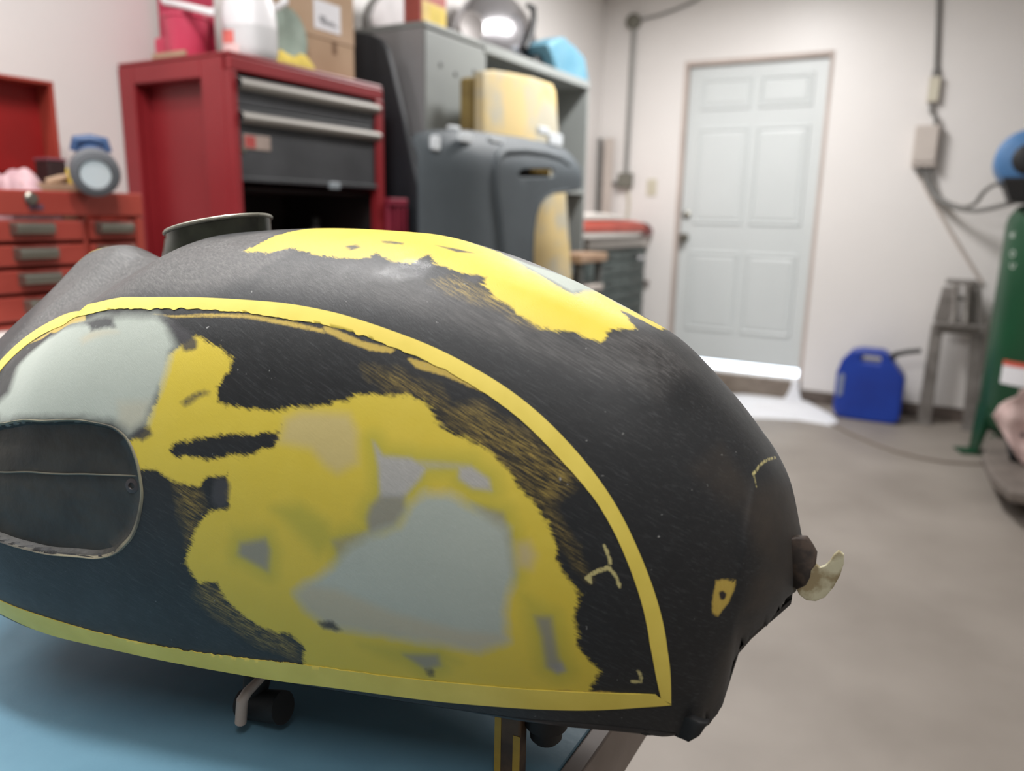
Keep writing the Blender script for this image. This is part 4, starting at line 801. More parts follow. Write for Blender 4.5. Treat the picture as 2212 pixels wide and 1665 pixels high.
PAINT={"yel":[[[-.3458,.2932],[-.3299,.2849],[-.3171,.2736],[-.3165,.2613],[-.3232,.2488],[-.3207,.2366],[-.3138,.2337],[-.2935,.2346],[-.2782,.2337],[-.2765,.2177],[-.2914,.2157],[-.3118,.2121],[-.3324,.2062],[-.3444,.2014],[-.3477,.1961],[-.3419,.1911],[-.3283,.1911],[-.3046,.1974],[-.2899,.1984],[-.3071,.1908],[-.3091,.1803],[-.3217,.1788],[-.3272,.1713],[-.3411,.1725],[-.3572,.1808],[-.3682,.1802],[-.3736,.1893],[-.3755,.2018],[-.3672,.2077],[-.3648,.2209],[-.3613,.2363],[-.3626,.2598],[-.36,.2745],[-.3547,.2821]],[[-.2804,.2352],[-.2571,.2438],[-.241,.2493],[-.2363,.2567],[-.2206,.2625],[-.2048,.266],[-.1923,.2621],[-.1874,.2524],[-.1838,.248],[-.1737,.2456],[-.1573,.2367],[-.1464,.2262],[-.1341,.2108],[-.1242,.1977],[-.1188,.1785],[-.115,.1609],[-.1039,.1438],[-.1068,.1231],[-.1045,.1004],[-.0945,.0713],[-.0976,.0434],[-.1169,.0382],[-.1429,.0348],[-.1837,.0301],[-.2268,.0257],[-.2689,.0229],[-.2672,.0453],[-.2739,.0576],[-.294,.0623],[-.3104,.0789],[-.3175,.1011],[-.3301,.0985],[-.3381,.1162],[-.3312,.1346],[-.3272,.1463],[-.3211,.1538],[-.3085,.1602],[-.3101,.1802],[-.3086,.1906],[-.296,.1992],[-.2818,.2071],[-.2782,.2156]],[[-.351,.4059],[-.3445,.4532],[-.3438,.5007],[-.3106,.5094],[-.2737,.5127],[-.243,.5296],[-.2103,.5134],[-.1778,.4959],[-.1507,.4764],[-.1436,.4782],[-.1444,.5091],[-.1427,.5432],[-.1246,.5407],[-.1073,.53],[-.0958,.5446],[-.0948,.5068],[-.1088,.5019],[-.1192,.5015],[-.1101,.4882],[-.1012,.4681],[-.1134,.4353],[-.1161,.4049],[-.129,.4005],[-.1467,.3839],[-.1613,.3885],[-.1775,.401],[-.1887,.413],[-.1892,.4285],[-.1982,.4227],[-.2071,.422],[-.2229,.4244],[-.2303,.4341],[-.2349,.4125],[-.2455,.4066],[-.2535,.4098],[-.2599,.4172],[-.2601,.403],[-.2753,.4008],[-.2987,.4023],[-.3185,.4138],[-.3334,.4]],[[-.5783,.4587],[-.5762,.4765],[-.559,.4935],[-.561,.4911],[-.5762,.4765]]],"scuff":[[[-.2146,.3919],[-.2041,.4097],[-.1867,.4107],[-.1631,.3992],[-.1461,.3884],[-.153,.3799],[-.17,.3834],[-.1883,.384],[-.2048,.3805]],[[-.1832,.2674],[-.191,.276],[-.2191,.2855],[-.235,.2813],[-.2309,.2724],[-.2165,.2677],[-.1965,.2672],[-.1681,.2464],[-.1485,.2403],[-.1264,.21],[-.1116,.2396],[-.1306,.2629],[-.1647,.2749]],[[-.1547,.2384],[-.1209,.1978],[-.1099,.1713],[-.1009,.1592],[-.1118,.1861],[-.1297,.2213],[-.162,.2484],[-.1918,.2606],[-.2163,.2648],[-.1947,.2514]],[[-.3428,.173],[-.3271,.168],[-.3225,.152],[-.3357,.1278],[-.3379,.1467]],[[-.3267,.1029],[-.2926,.0733],[-.2712,.0493],[-.2734,.0335],[-.2967,.0427],[-.3213,.0668],[-.335,.0827]]],"pri":[[[-.4909,.2656],[-.5007,.2981],[-.4988,.3118],[-.4867,.3347],[-.4422,.32],[-.4126,.3133],[-.3809,.3138],[-.3694,.3032],[-.358,.2822],[-.3609,.2764],[-.3594,.261],[-.361,.2413],[-.3641,.2285],[-.3659,.2162],[-.3764,.2068],[-.3896,.2146],[-.4235,.218],[-.4699,.2278],[-.487,.2323],[-.5022,.2506]],[[-.1911,.1938],[-.1772,.1987],[-.1666,.1936],[-.1536,.1878],[-.1447,.1822],[-.1417,.1705],[-.1395,.148],[-.1428,.1297],[-.1438,.0992],[-.1426,.0922],[-.1584,.0732],[-.1821,.074],[-.2094,.0729],[-.2303,.0727],[-.2487,.0736],[-.2623,.0862],[-.267,.1009],[-.2608,.1127],[-.246,.1258],[-.232,.1442],[-.2213,.1531],[-.2042,.1641],[-.1984,.1828]],[[-.2027,.5066],[-.183,.5079],[-.1586,.5405],[-.1342,.5442],[-.1173,.5433],[-.1219,.523],[-.1425,.5431],[-.1426,.5028],[-.1436,.4782],[-.1586,.4843],[-.1782,.4924]]],"isl":[[[-.3178,.1777],[-.3111,.1802],[-.3074,.1755],[-.3085,.1585],[-.3151,.1567],[-.3197,.1637]],[[-.3706,.2109],[-.3642,.2131],[-.3614,.2068],[-.3674,.2016],[-.3763,.2045]],[[-.3802,.3138],[-.3675,.3079],[-.3533,.2973],[-.3444,.2873],[-.3438,.2808],[-.3505,.2782],[-.3588,.2894],[-.3706,.3032]],[[-.4404,.3188],[-.4154,.3139],[-.408,.3004],[-.4282,.3023]],[[-.1908,.0434],[-.1884,.0461],[-.1865,.0431],[-.1871,.0381],[-.1898,.0373]],[[-.2543,.0766],[-.2455,.079],[-.2404,.071],[-.2519,.0702]],[[-.1869,.2506],[-.1849,.2521],[-.1839,.2492],[-.1861,.2477]],[[-.3457,.2341],[-.341,.2384],[-.3314,.2461],[-.3272,.2435],[-.3363,.2373],[-.3415,.2307]],[[-.2842,.4237],[-.279,.4297],[-.2735,.4235],[-.2777,.4173]],[[-.2669,.4466],[-.2595,.4493],[-.2516,.45],[-.2505,.4447],[-.263,.4406]],[[-.2353,.467],[-.2196,.4761],[-.21,.4788],[-.219,.4645]],[[-.1986,.4211],[-.1949,.4273],[-.1894,.4225],[-.1926,.4107],[-.1987,.4084]]],"dull":[[[-.3846,.3146],[-.3669,.3128],[-.351,.3149],[-.3197,.3173],[-.2879,.3131],[-.2652,.3087],[-.2643,.305],[-.2868,.3085],[-.3185,.3132],[-.3501,.3119],[-.3661,.3105]],[[-.2661,.3129],[-.2411,.3043],[-.2298,.3043],[-.2194,.3056],[-.2222,.2998],[-.2342,.2972],[-.2519,.3008],[-.2648,.3068]],[[-.2129,.299],[-.2069,.3],[-.1933,.2997],[-.1769,.2964],[-.1584,.2901],[-.168,.2891],[-.1896,.2926],[-.2057,.292]],[[-.5297,.3129],[-.5161,.3286],[-.499,.336],[-.4964,.3451],[-.4415,.3213],[-.4467,.3322],[-.4922,.3566],[-.5077,.3372]],[[-.0382,.2021],[-.0338,.2036],[-.029,.1892],[-.0289,.1784],[-.0312,.1693],[-.0359,.1587],[-.0386,.1642],[-.0389,.1843]],[[-.1168,.0416],[-.1104,.0444],[-.1042,.0426],[-.0916,.0475],[-.0842,.0478],[-.0745,.0507],[-.0696,.0506],[-.117,.0346]],[[-.0445,.0063],[-.039,.0111],[-.0419,.0003],[-.046,.0001]]],"isl2":[[[-.0363,.1881],[-.0348,.19],[-.0326,.183],[-.0331,.1768],[-.0352,.1782]]],"tan":[[.6,[[-.4363,.2976],[-.4282,.3023],[-.407,.2979],[-.4036,.295],[-.4216,.2914],[-.4304,.2883]]],[.6,[[-.2773,.2302],[-.2681,.2372],[-.2379,.2422],[-.2312,.2296],[-.2288,.2036],[-.2417,.1916],[-.2503,.1964],[-.2593,.2065],[-.2793,.2086]]],[.75,[[-.1406,.1748],[-.1321,.179],[-.1274,.1686],[-.1298,.1548],[-.1396,.1533]]],[.55,[[-.267,.1009],[-.2608,.1127],[-.2408,.1135],[-.208,.1011],[-.1683,.0952],[-.1438,.0992],[-.1426,.0922],[-.1584,.0732],[-.1821,.074],[-.2094,.0729],[-.2303,.0727],[-.2487,.0736],[-.2623,.0862]]],[.35,[[-.3901,.2334],[-.3644,.236],[-.3659,.2162],[-.3764,.2068],[-.3873,.2148]]]],"met":[[.9,[[-.2225,.2231],[-.2163,.2142],[-.2006,.2173],[-.1911,.2134],[-.1943,.2033],[-.2012,.1889],[-.2038,.1846],[-.2156,.1814],[-.2182,.2048]]],[.9,[[-.1735,.2201],[-.1675,.2237],[-.1569,.2178],[-.155,.2093],[-.1651,.2069],[-.1729,.2112]]],[.9,[[-.1193,.0726],[-.1131,.0755],[-.112,.0673],[-.1158,.0639]]],[.5,[[-.1979,.2164],[-.1675,.2246],[-.1673,.2218],[-.1911,.2125]]]],"haze":[[.55,[[-.2799,.1613],[-.263,.1672],[-.2459,.1574],[-.2403,.1456],[-.2516,.1339],[-.2684,.15]]],[.5,[[-.2275,.2198],[-.2163,.216],[-.1853,.221],[-.1573,.2235],[-.1512,.1888],[-.1587,.2077],[-.1792,.2105],[-.1969,.2023],[-.2033,.1779],[-.2238,.1494],[-.2269,.1584],[-.2197,.1871]]],[.45,[[-.1354,.1352],[-.1205,.1306],[-.1101,.0682],[-.1251,.0667],[-.13,.1135]]],[.4,[[-.2299,.0596],[-.1783,.0702],[-.1695,.0583],[-.1906,.0424],[-.211,.0478]]],[.4,[[-.3049,.1433],[-.2798,.1468],[-.2779,.1157],[-.3073,.1203]]]],"strokes":[[1.2,[[-.1015,.1587],[-.0975,.1656],[-.0908,.1727]]],[.9,[[-.0908,.1727],[-.0871,.1677],[-.0844,.159]]],[.8,[[-.0899,.1764],[-.0921,.1853],[-.0941,.1903]]],[1.0,[[-.101,.1602],[-.0996,.1559]]],[.9,[[-.0759,.0666],[-.0714,.0684],[-.071,.074],[-.0725,.082]]],[.7,[[-.0277,.3789],[-.0198,.5121]]],[.5,[[-.0277,.3789],[-.025,.3514]]]],"greyed":[[.75,[[-.5425,.3508],[-.5781,.4077],[-.5787,.4541],[-.5678,.4896],[-.5304,.522],[-.3924,.4454],[-.3567,.4651],[-.3143,.4089],[-.3232,.3609],[-.3557,.3395],[-.4241,.3389],[-.5083,.3817],[-.5149,.3416],[-.5189,.3027],[-.5356,.3044]]],[.45,[[-.3404,.3885],[-.2709,.3991],[-.2253,.3911],[-.1684,.396],[-.1127,.389],[-.101,.3534],[-.1464,.3434],[-.2012,.3468],[-.2734,.3435],[-.319,.3486]]],[.5,[[-.1322,.3943],[-.0963,.475],[-.0683,.4775],[-.0794,.3677],[-.112,.3605]]]],"rust":[[.8,[[-.0309,.3034],[-.02,.3938],[-.0114,.4847],[-.0027,.5907],[-.0001,.1358],[-.0145,.0499],[-.025,.0903],[-.0187,.1809]]],[.5,[[-.0322,.1137],[-.0249,.0721],[-.0144,.032],[-.0286,.0013],[-.0347,.01],[-.0436,.0004]]],[.6,[[-.0576,.3146],[-.0448,.3848],[-.0286,.3592],[-.022,.3035],[-.0398,.298]]]],"gloss":[[1.0,[[-.2583,.3811],[-.2483,.4],[-.2393,.4171],[-.2293,.4308],[-.2211,.4206],[-.2224,.3938],[-.2373,.376],[-.2519,.3749]]]],"seal":[[.9,[[-.2162,.1837],[-.2026,.1876],[-.2008,.1769],[-.2069,.1634],[-.2213,.1531],[-.223,.166],[-.2212,.1748]]],[.75,[[-.1641,.1937],[-.1477,.194],[-.1426,.1774],[-.1401,.1477],[-.1471,.1542],[-.157,.1791]]],[.9,[[-.3007,.1344],[-.2843,.1397],[-.2817,.1323],[-.2837,.1188],[-.3026,.1265]]],[.85,[[-.1275,.121],[-.119,.1228],[-.115,.0831],[-.1113,.0679],[-.1151,.0628],[-.1213,.0681],[-.1237,.101]]],[.85,[[-.2034,.0565],[-.1827,.0628],[-.1819,.0516],[-.1906,.0435]]],[.6,[[-.2432,.145],[-.2239,.1559],[-.2132,.1584],[-.2212,.1434],[-.2376,.1305]]]],"up_out":[[-.5333,.21],[-.5376,.2579],[-.5342,.284],[-.5332,.302],[-.5314,.3238],[-.5279,.343],[-.5244,.3617],[-.5176,.3773],[-.5063,.3896],[-.4523,.353],[-.4167,.3347],[-.392,.3342],[-.3571,.3335],[-.3239,.332],[-.2951,.3326],[-.2695,.3282],[-.2544,.3246],[-.2252,.3215],[-.1967,.3159],[-.1687,.3075],[-.1413,.2942],[-.1206,.276],[-.1028,.2516],[-.0948,.2419],[-.0859,.2225],[-.078,.2022],[-.0697,.1792],[-.0625,.1507],[-.0577,.1211],[-.0552,.0923],[-.0553,.0469]],"up_in":[[-.5212,.2054],[-.5251,.2548],[-.5213,.2772],[-.5264,.2951],[-.523,.3162],[-.5159,.333],[-.5071,.3479],[-.4939,.3581],[-.4571,.3359],[-.44,.3292],[-.4107,.3207],[-.3867,.3208],[-.3525,.32],[-.32,.3186],[-.2895,.3165],[-.2675,.313],[-.2531,.3114],[-.2253,.3068],[-.1997,.3006],[-.1747,.2934],[-.15,.2811],[-.1309,.266],[-.1131,.2431],[-.1015,.2333],[-.0925,.2133],[-.0846,.1932],[-.0766,.1693],[-.0702,.1419],[-.0661,.1153],[-.064,.087],[-.063,.0622],[-.0605,.0519]],"lo_in":[[-.5565,.0337],[-.5253,.0339],[-.4991,.0349],[-.4596,.0296],[-.4257,.0222],[-.3911,.0195],[-.341,.0204],[-.2935,.0247],[-.2561,.0275],[-.2273,.0287],[-.1844,.0324],[-.1438,.0381],[-.1054,.0425],[-.0817,.0474],[-.0631,.0563]],"lo_out":[[-.5647,.0203],[-.5496,.0003],[-.5134,.0058],[-.471,.0004],[-.4326,.0001],[-.3966,.0001],[-.3459,.0003],[-.2982,.0005],[-.2599,.0036],[-.2303,.0054],[-.1865,.0075],[-.145,.0132],[-.1059,.0176],[-.0806,.0266],[-.0552,.0454]],"recess":[[-.492,.2325],[-.4739,.228],[-.4426,.2192],[-.4071,.2142],[-.3919,.2115],[-.3812,.205],[-.3739,.1942],[-.3682,.1775],[-.366,.161],[-.3681,.146],[-.3736,.1312],[-.3825,.1214],[-.3932,.1128],[-.407,.1084],[-.4328,.108],[-.459,.1127],[-.4778,.1179],[-.4939,.1235],[-.5056,.1414],[-.5116,.175],[-.514,.2057],[-.5087,.2292]],"recess_line":[[-.4897,.1844],[-.4558,.1755],[-.4203,.1708],[-.3736,.1729]],"screw":[[-.3775,.1649]]}
def pos(x,g): return tank_surface(x,g)
def pos_n(xg):
    xg=np.array(xg,float); x,g=xg[:,0],xg[:,1]; e=1.5e-3
    p=pos(x,g); du=pos(np.minimum(x+e,0),g)-pos(np.minimum(x+e,0)-2*e,g); dv=pos(x,np.clip(g+e,0,1))-pos(x,np.clip(g-e,0,1))
    n=np.cross(du,dv); n/=np.linalg.norm(n,axis=1)[:,None]+1e-12
    c=np.array([-.3,0,1.05]); s=np.sign(((p-c)*n).sum(1)); return p,n*s[:,None]
N1,N2a,N2b=440,250,90
xs=-(.69*np.linspace(0,1,N1)**1.25)
gs=np.concatenate([np.linspace(0,.58,N2a),np.linspace(.58,1,N2b+1)[1:]])
NG=len(gs); XX,GG=np.meshgrid(xs,gs,indexing='ij')
P=pos(XX,GG); PF=P.reshape(-1,3).astype(np.float32)
xf=XX.ravel(); gf=GG.ravel(); near=np.where(gf<.63)[0]
PN=PF[near]; xn=xf[near]; gn=gf[near]
def dense(poly,closed=True,step=.006):
    q=poly+[poly[0]] if closed else poly; o=[]
    for (x0,g0),(x1,g1) in zip(q[:-1],q[1:]):
        n=max(1,int(max(abs(x1-x0)/step,abs(g1-g0)/.03)))
        o+=[(x0+(x1-x0)*k/n,g0+(g1-g0)*k/n) for k in range(n)]
    if not closed: o.append(q[-1])
    return o
def inside(poly):
    r=np.zeros(len(xn),bool); n=len(poly)
    for i in range(n):
        x0,g0=poly[i];x1,g1=poly[(i+1)%n]
        if g0==g1: continue
        c=((g0>gn)!=(g1>gn))&(xn<(x1-x0)*(gn-g0)/(g1-g0)+x0); r^=c
    return r
def dist(poly,closed=True):
    d=dense(poly,closed); q=pos(np.array([a for a,_ in d]),np.array([b for _,b in d])).astype(np.float32)
    lo,hi=q.min(0)-.03,q.max(0)+.03; m=np.where(((PN>lo)&(PN<hi)).all(1))[0]; out=np.full(len(PN),.03,np.float32)
    if len(m)==0: return out
    V=PN[m]; best=np.full(len(m),.03**2,np.float32)
    n=len(q); 
    for i in range(n if closed else n-1):
        a=q[i]; b=q[(i+1)%n]; ab=b-a; L=float(ab@ab)+1e-12
        t_=np.clip((V-a)@ab/L,0,1); e=V-a-t_[:,None]*ab; best=np.minimum(best,(e*e).sum(1))
    out[m]=np.sqrt(best); return out
def sdf(polys):
    o=np.full(len(PN),-30.,np.float32)
    for p in polys: 
        d=dist(p)*1000; o=np.maximum(o,np.where(inside(p),d,-d))
    return o
def soft(items,w0,w1):
    o=np.zeros(len(PN),np.float32)
    for s,p in items:
        d=sdf([p]); t_=np.clip((d-w0)/(w1-w0),0,1); o=np.maximum(o,s*t_*t_*(3-2*t_))
    return o
def full(v,fill):
    f=np.full(len(PF),fill,np.float32); f[near]=v; return f
at={}
at['yel']=full(sdf(PAINT['yel']),-30); at['scuff']=full(sdf(PAINT['scuff']),-30); at['isl']=full(sdf(PAINT['isl']),-30)
at['dull']=full(sdf(PAINT['dull']),-30); at['isl2']=full(sdf(PAINT['isl2']),-30)
at['pri']=full(sdf(PAINT['pri']),-30)
at['tan']=full(soft(PAINT['tan'],-3,6),0); at['met']=full(soft(PAINT['met'],-2.2,2.2),0); at['haze']=full(soft(PAINT['haze'],-7,6),0); at['greyed']=full(soft(PAINT['greyed'],-9,10),0); at['seal']=full(soft(PAINT['seal'],-3,3),0); at['gloss']=full(soft(PAINT['gloss'],-3,5),0); at['rust']=full(soft(PAINT['rust'],-6,8),0)
ms=sdf([p for s,p in PAINT['met']+PAINT['seal']]); h2=np.clip((ms+11)/11,0,1); at['haze']=np.maximum(at['haze'],full(.55*h2,0))
st=np.full(len(PN),-30.,np.float32)
for w,p in PAINT['strokes']: st=np.maximum(st,w-dist(p,False)*1000)
at['stroke']=full(st,-30)
# shell: press the emblem recess in, tear the rear lower edge
RC=PAINT['recess']; rs=full(sdf([RC]),-30)
_,Nn=pos_n(np.stack([xf,gf],1))
t_=np.clip((rs-.6)/2.5,0,1)
PV=P.reshape(-1,3)-Nn*(.011*t_*t_*(3-2*t_))[:,None]
lowm=np.exp(-(gf/.02)**2)*np.clip((xf+.055)/.01,0,1)
jr=lambda d,n_: np.interp(-xf,np.arange(n_)*d,rng.normal(0,1,n_))
jag=jr(.0016,60)*.0026+jr(.0006,160)*.0013+jr(.0045,24)*.0018
PV[:,2]+=lowm*jag
TB=.86
troot=thing('fuel_tank','motorcycle fuel tank of sanded black and yellow paint on the blue bench','fuel tank',(TP[0],TP[1],TB),TA)
PV[:,2]-=TB
idx=np.arange(N1*NG).reshape(N1,NG)
a_,b_,c_,d_=idx[:-1,:-1].ravel(),idx[:-1,1:].ravel(),idx[1:,1:].ravel(),idx[1:,:-1].ravel()
faces=np.stack([a_,b_,c_,d_],1)
me=bpy.data.meshes.new('shell'); me.vertices.add(len(PV)); me.vertices.foreach_set('co',PV.astype(np.float32).ravel())
me.loops.add(faces.size); me.loops.foreach_set('vertex_index',faces.ravel().astype(np.int32))
me.polygons.add(len(faces)); me.polygons.foreach_set('loop_start',np.arange(0,faces.size,4,dtype=np.int32)); me.polygons.foreach_set('loop_total',np.full(len(faces),4,np.int32))
me.polygons.foreach_set('use_smooth',np.ones(len(faces),bool)); me.update(calc_edges=True)
for k,v in at.items(): me.attributes.new(k,'FLOAT','POINT').data.foreach_set('value',v.astype(np.float32))

# paint: worn layers laid over each other
m=bpy.data.materials.new('tank_paint'); m.use_nodes=True; nt=m.node_tree; pb=nt.nodes['Principled BSDF']; L_=nt.links
def nd(t,**k):
    n=nt.nodes.new(t)
    for a,b in k.items(): setattr(n,a,b)
    return n
def attr(n): a=nd('ShaderNodeAttribute'); a.attribute_name=n; return a.outputs['Fac']
def mth(op,a,b=None,c=None,clamp=False):
    n=nd('ShaderNodeMath',operation=op,use_clamp=clamp)
    for i,v in enumerate((a,b,c)):
        if v is None: continue
        if isinstance(v,(int,float)): n.inputs[i].default_value=v
        else: L_.new(v,n.inputs[i])
    return n.outputs[0]
tc=nd('ShaderNodeTexCoord')
def noise(scale,stretch=(1,1,1),rot=(0,0,0),detail=6,rough=.6):
    mp=nd('ShaderNodeMapping',vector_type='TEXTURE'); mp.inputs['Scale'].default_value=tuple(1/v for v in stretch); mp.inputs['Rotation'].default_value=rot; L_.new(tc.outputs['Object'],mp.inputs[0])
    n=nd('ShaderNodeTexNoise'); n.inputs['Scale'].default_value=scale; n.inputs['Detail'].default_value=detail; n.inputs['Roughness'].default_value=rough; L_.new(mp.outputs[0],n.inputs['Vector']); return n.outputs['Fac']
def mix(f,a,b):
    n=nd('ShaderNodeMix',data_type='RGBA')
    if isinstance(f,(int,float)): n.inputs[0].default_value=f
    else: L_.new(f,n.inputs[0])
    for s,v in ((6,a),(7,b)):
        if isinstance(v,tuple): n.inputs[s].default_value=v
        else: L_.new(v,n.inputs[s])
    return n.outputs[2]
def step(x,w): return mth('SMOOTH_MIN',mth('SMOOTH_MAX',mth('ADD',mth('DIVIDE',x,w),.5),0.,.12),1.,.12) if False else mth('ADD',mth('DIVIDE',x,w),.5,clamp=True)
nbig=noise(9,detail=8); nmid=noise(60,detail=8); nfine=noise(420,detail=6)
streak=noise(70,(1,6,14),(0,.45,0),detail=8,rough=.7); streak2=noise(120,(12,4,1),(0,-.15,0),detail=8,rough=.7)
scr=noise(150,(1.2,6,26),(0,.62,0),detail=5,rough=.75); scr2=noise(170,(1,6,30),(0,.22,0),detail=4,rough=.7)
black=mix(nbig,lin(18,19,21),lin(36,38,40)); black=mix(mth('MULTIPLY',mth('SUBTRACT',streak,.52,clamp=True),2.4),black,lin(74,76,78)); 
black=mix(mth('MULTIPLY',mth('SUBTRACT',scr,.60,clamp=True),2.0,clamp=True),black,lin(118,118,116))
black=mix(mth('MULTIPLY',mth('SUBTRACT',scr2,.62,clamp=True),2.2,clamp=True),black,lin(112,112,110))
black=mix(mth('MULTIPLY',attr('greyed'),mth('ADD',mth('MULTIPLY',mth('SUBTRACT',streak,.38,clamp=True),2.2,clamp=True),mth('MULTIPLY',nbig,.5),clamp=True)),black,mix(nmid,lin(96,92,90),lin(122,120,118)))  # lightens the black to grey over the front hump and upper band
black=mix(mth('MULTIPLY',attr('rust'),mth('MULTIPLY',nmid,1.5,clamp=True)),black,mix(noise(45,detail=8,rough=.75),lin(40,33,27),lin(74,66,58)))
yellow=mix(nmid,lin(198,174,44),lin(206,184,64)); yellow=mix(mth('MULTIPLY',nbig,.5),yellow,lin(212,192,92))
# yellow shows through the scuffed black only along scratches
sc=step(mth('ADD',attr('scuff'),mth('MULTIPLY',mth('SUBTRACT',nmid,.5),14)),9)
col=mix(mth('MULTIPLY',sc,mth('ADD',mth('MULTIPLY',mth('SUBTRACT',streak,.44,clamp=True),4.0,clamp=True),mth('MULTIPLY',mth('SUBTRACT',scr,.5,clamp=True),2.2),clamp=True)),black,lin(150,128,62))
edge=mth('ADD',mth('MULTIPLY',mth('SUBTRACT',nmid,.5),11),mth('ADD',mth('MULTIPLY',mth('SUBTRACT',streak,.5),9),mth('MULTIPLY',mth('SUBTRACT',nfine,.5),3)))
ye=step(mth('ADD',attr('yel'),edge),2.6)
col=mix(ye,col,yellow)
col=mix(mth('MULTIPLY',attr('haze'),ye),col,lin(150,152,62))
col=mix(mth('MULTIPLY',step(mth('ADD',attr('dull'),mth('MULTIPLY',mth('SUBTRACT',nfine,.5),2)),1.4),.9),col,mix(streak2,lin(176,150,62),lin(196,170,84)))
col=mix(attr('met'),col,mix(scr,lin(112,110,112),lin(214,212,214)))
col=mix(attr('seal'),col,mix(nbig,lin(124,124,116),lin(140,138,134)))
pn=step(mth('ADD',attr('pri'),mth('MULTIPLY',mth('SUBTRACT',nmid,.5),7)),9)
prim=mix(nbig,lin(154,162,153),lin(174,181,172)); prim=mix(mth('MULTIPLY',mth('SUBTRACT',scr,.5,clamp=True),1.0),prim,lin(206,208,206))
col=mix(pn,col,prim)
col=mix(attr('tan'),col,lin(182,168,138))
col=mix(mth('MULTIPLY',step(mth('ADD',attr('isl'),mth('ADD',mth('MULTIPLY',mth('SUBTRACT',nfine,.5),3),mth('MULTIPLY',mth('SUBTRACT',nmid,.5),5))),3.5),.93),col,lin(58,57,60))
col=mix(step(attr('isl2'),1.0),col,lin(40,34,34))
col=mix(step(mth('ADD',attr('stroke'),mth('MULTIPLY',mth('SUBTRACT',nfine,.5),2.2)),.8),col,lin(180,170,116))
speck=mth('MULTIPLY',mth('SUBTRACT',noise(260,detail=2),.735,clamp=True),14,clamp=True); col=mix(mth('MULTIPLY',speck,mth('SUBTRACT',1.,ye)),col,lin(150,150,148))
L_.new(col,pb.inputs['Base Color'])
ro=mth('ADD',.42,mth('ADD',mth('MULTIPLY',mth('SUBTRACT',nmid,.5),.25),mth('MULTIPLY',streak,.10))); ro=mth('ADD',ro,mth('MULTIPLY',pn,.25)); ro=mth('SUBTRACT',ro,mth('MULTIPLY',attr('gloss'),mth('MULTIPLY',mth('SUBTRACT',nmid,.36,clamp=True),1.6,clamp=True)),clamp=True); L_.new(ro,pb.inputs['Roughness'])
pb.inputs['Specular IOR Level'].default_value=.36; pb.inputs['Sheen Weight'].default_value=.10; pb.inputs['Sheen Roughness'].default_value=.4
L_.new(mth('MULTIPLY',attr('met'),.2),pb.inputs['Metallic'])
bp=nd('ShaderNodeBump'); bp.inputs['Strength'].default_value=.25; bp.inputs['Distance'].default_value=.002
L_.new(mth('ADD',mth('MULTIPLY',nmid,.6),mth('ADD',mth('MULTIPLY',scr,.35),mth('MULTIPLY',nfine,.15))),bp.inputs['Height']); L_.new(bp.outputs[0],pb.inputs['Normal'])
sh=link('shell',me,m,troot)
# floor pan of the tank with its tunnel, and the rolled seam under the stripe
def edge_pts(g,xa,xb,n): x=np.linspace(xa,xb,n); return pos(x,np.full(n,g))-[0,0,TB]
A_=edge_pts(.0,-.69,-.002,120); B_=edge_pts(1.,-.69,-.002,120)
inset=lambda f,dz: np.stack([A_[:,0],A_[:,1]*(1-f)+B_[:,1]*f,A_[:,2]+dz],1)
G=np.stack([inset(0,-.0002),inset(.03,-.004),inset(.28,-.004),inset(.32,.03),inset(.68,.03),inset(.72,-.004),inset(.97,-.004),inset(1,-.0002)],1)
M_tblk=mat('tank_underside',(24,24,25),.7,var=.2,scale=30)
MB().grid(G).build('floor_pan',M_tblk,troot,local=True,smooth=True)
e=edge_pts(.0,-.20,-.045,60); e[:,1]+=.004; e[:,2]-=.0015
MB().tube(e,[.0006+.0034*min(1,i/35,(59-i)/6+.05) for i in range(60)],10).build('seam_flange',mat('seam_black',(40,40,42),.28,var=.2,scale=40),troot,local=True,smooth=True)
# yellow stripe: one closed ribbon of paint lying on the shell
def resample(p,n,sm=0):
    p=np.array(p,float); q=pos(p[:,0],p[:,1]); s=np.concatenate([[0],np.cumsum(np.linalg.norm(np.diff(q,axis=0),axis=1))]); u=np.linspace(0,s[-1],n)
    ps=np.stack([spl(s,p[:,0],u),spl(s,p[:,1],u)],1)
    if sm:
        k=np.exp(-.5*(np.arange(-3*sm,3*sm+1)/sm)**2); k/=k.sum(); ext=np.concatenate([2*ps[:1]-ps[3*sm:0:-1],ps,2*ps[-1:]-ps[-2:-3*sm-2:-1]])
        ps=np.stack([np.convolve(ext[:,c],k,'valid') for c in (0,1)],1)
    return ps
def ribbon(outer,inner,n,hh=.00045):
    sm=10 if n>100 else 0; o,i=resample(outer,n,sm),resample(inner,n,sm); K=7; rows=[]
    for k,f in enumerate([0,0,.2,.5,.8,1,1]):
        q=o*(1-f)+i*f
        if k>=5: q=q+np.stack([np.zeros(n),(np.convolve(rng.normal(0,.0011,n),[.25,.5,.25],'same')*np.clip((np.linspace(0,1,n)-.2)*6,.1,1)*np.clip((.75-np.linspace(0,1,n))*6,.12,1))],1)*1.0
        p,nr=pos_n(q); rows.append(p+nr*(-.0006 if k in(0,6) else hh)-[0,0,TB])
    return np.stack(rows,1)
M_stripe=mat('stripe_yellow',(224,202,92),.45,rgb2=(214,192,82),scale=40)
Mb=MB(); Mb.grid(ribbon(PAINT['up_out'],PAINT['up_in'],420)); Mb.grid(ribbon(PAINT['lo_out'],PAINT['lo_in'],420,.00055))
lp=[PAINT['up_out'][0],PAINT['lo_out'][0]]; lq=[PAINT['up_in'][0],PAINT['lo_in'][0]]
mid=lambda a,b,dx:[(a[0]+b[0])/2+dx,(a[1]+b[1])/2]
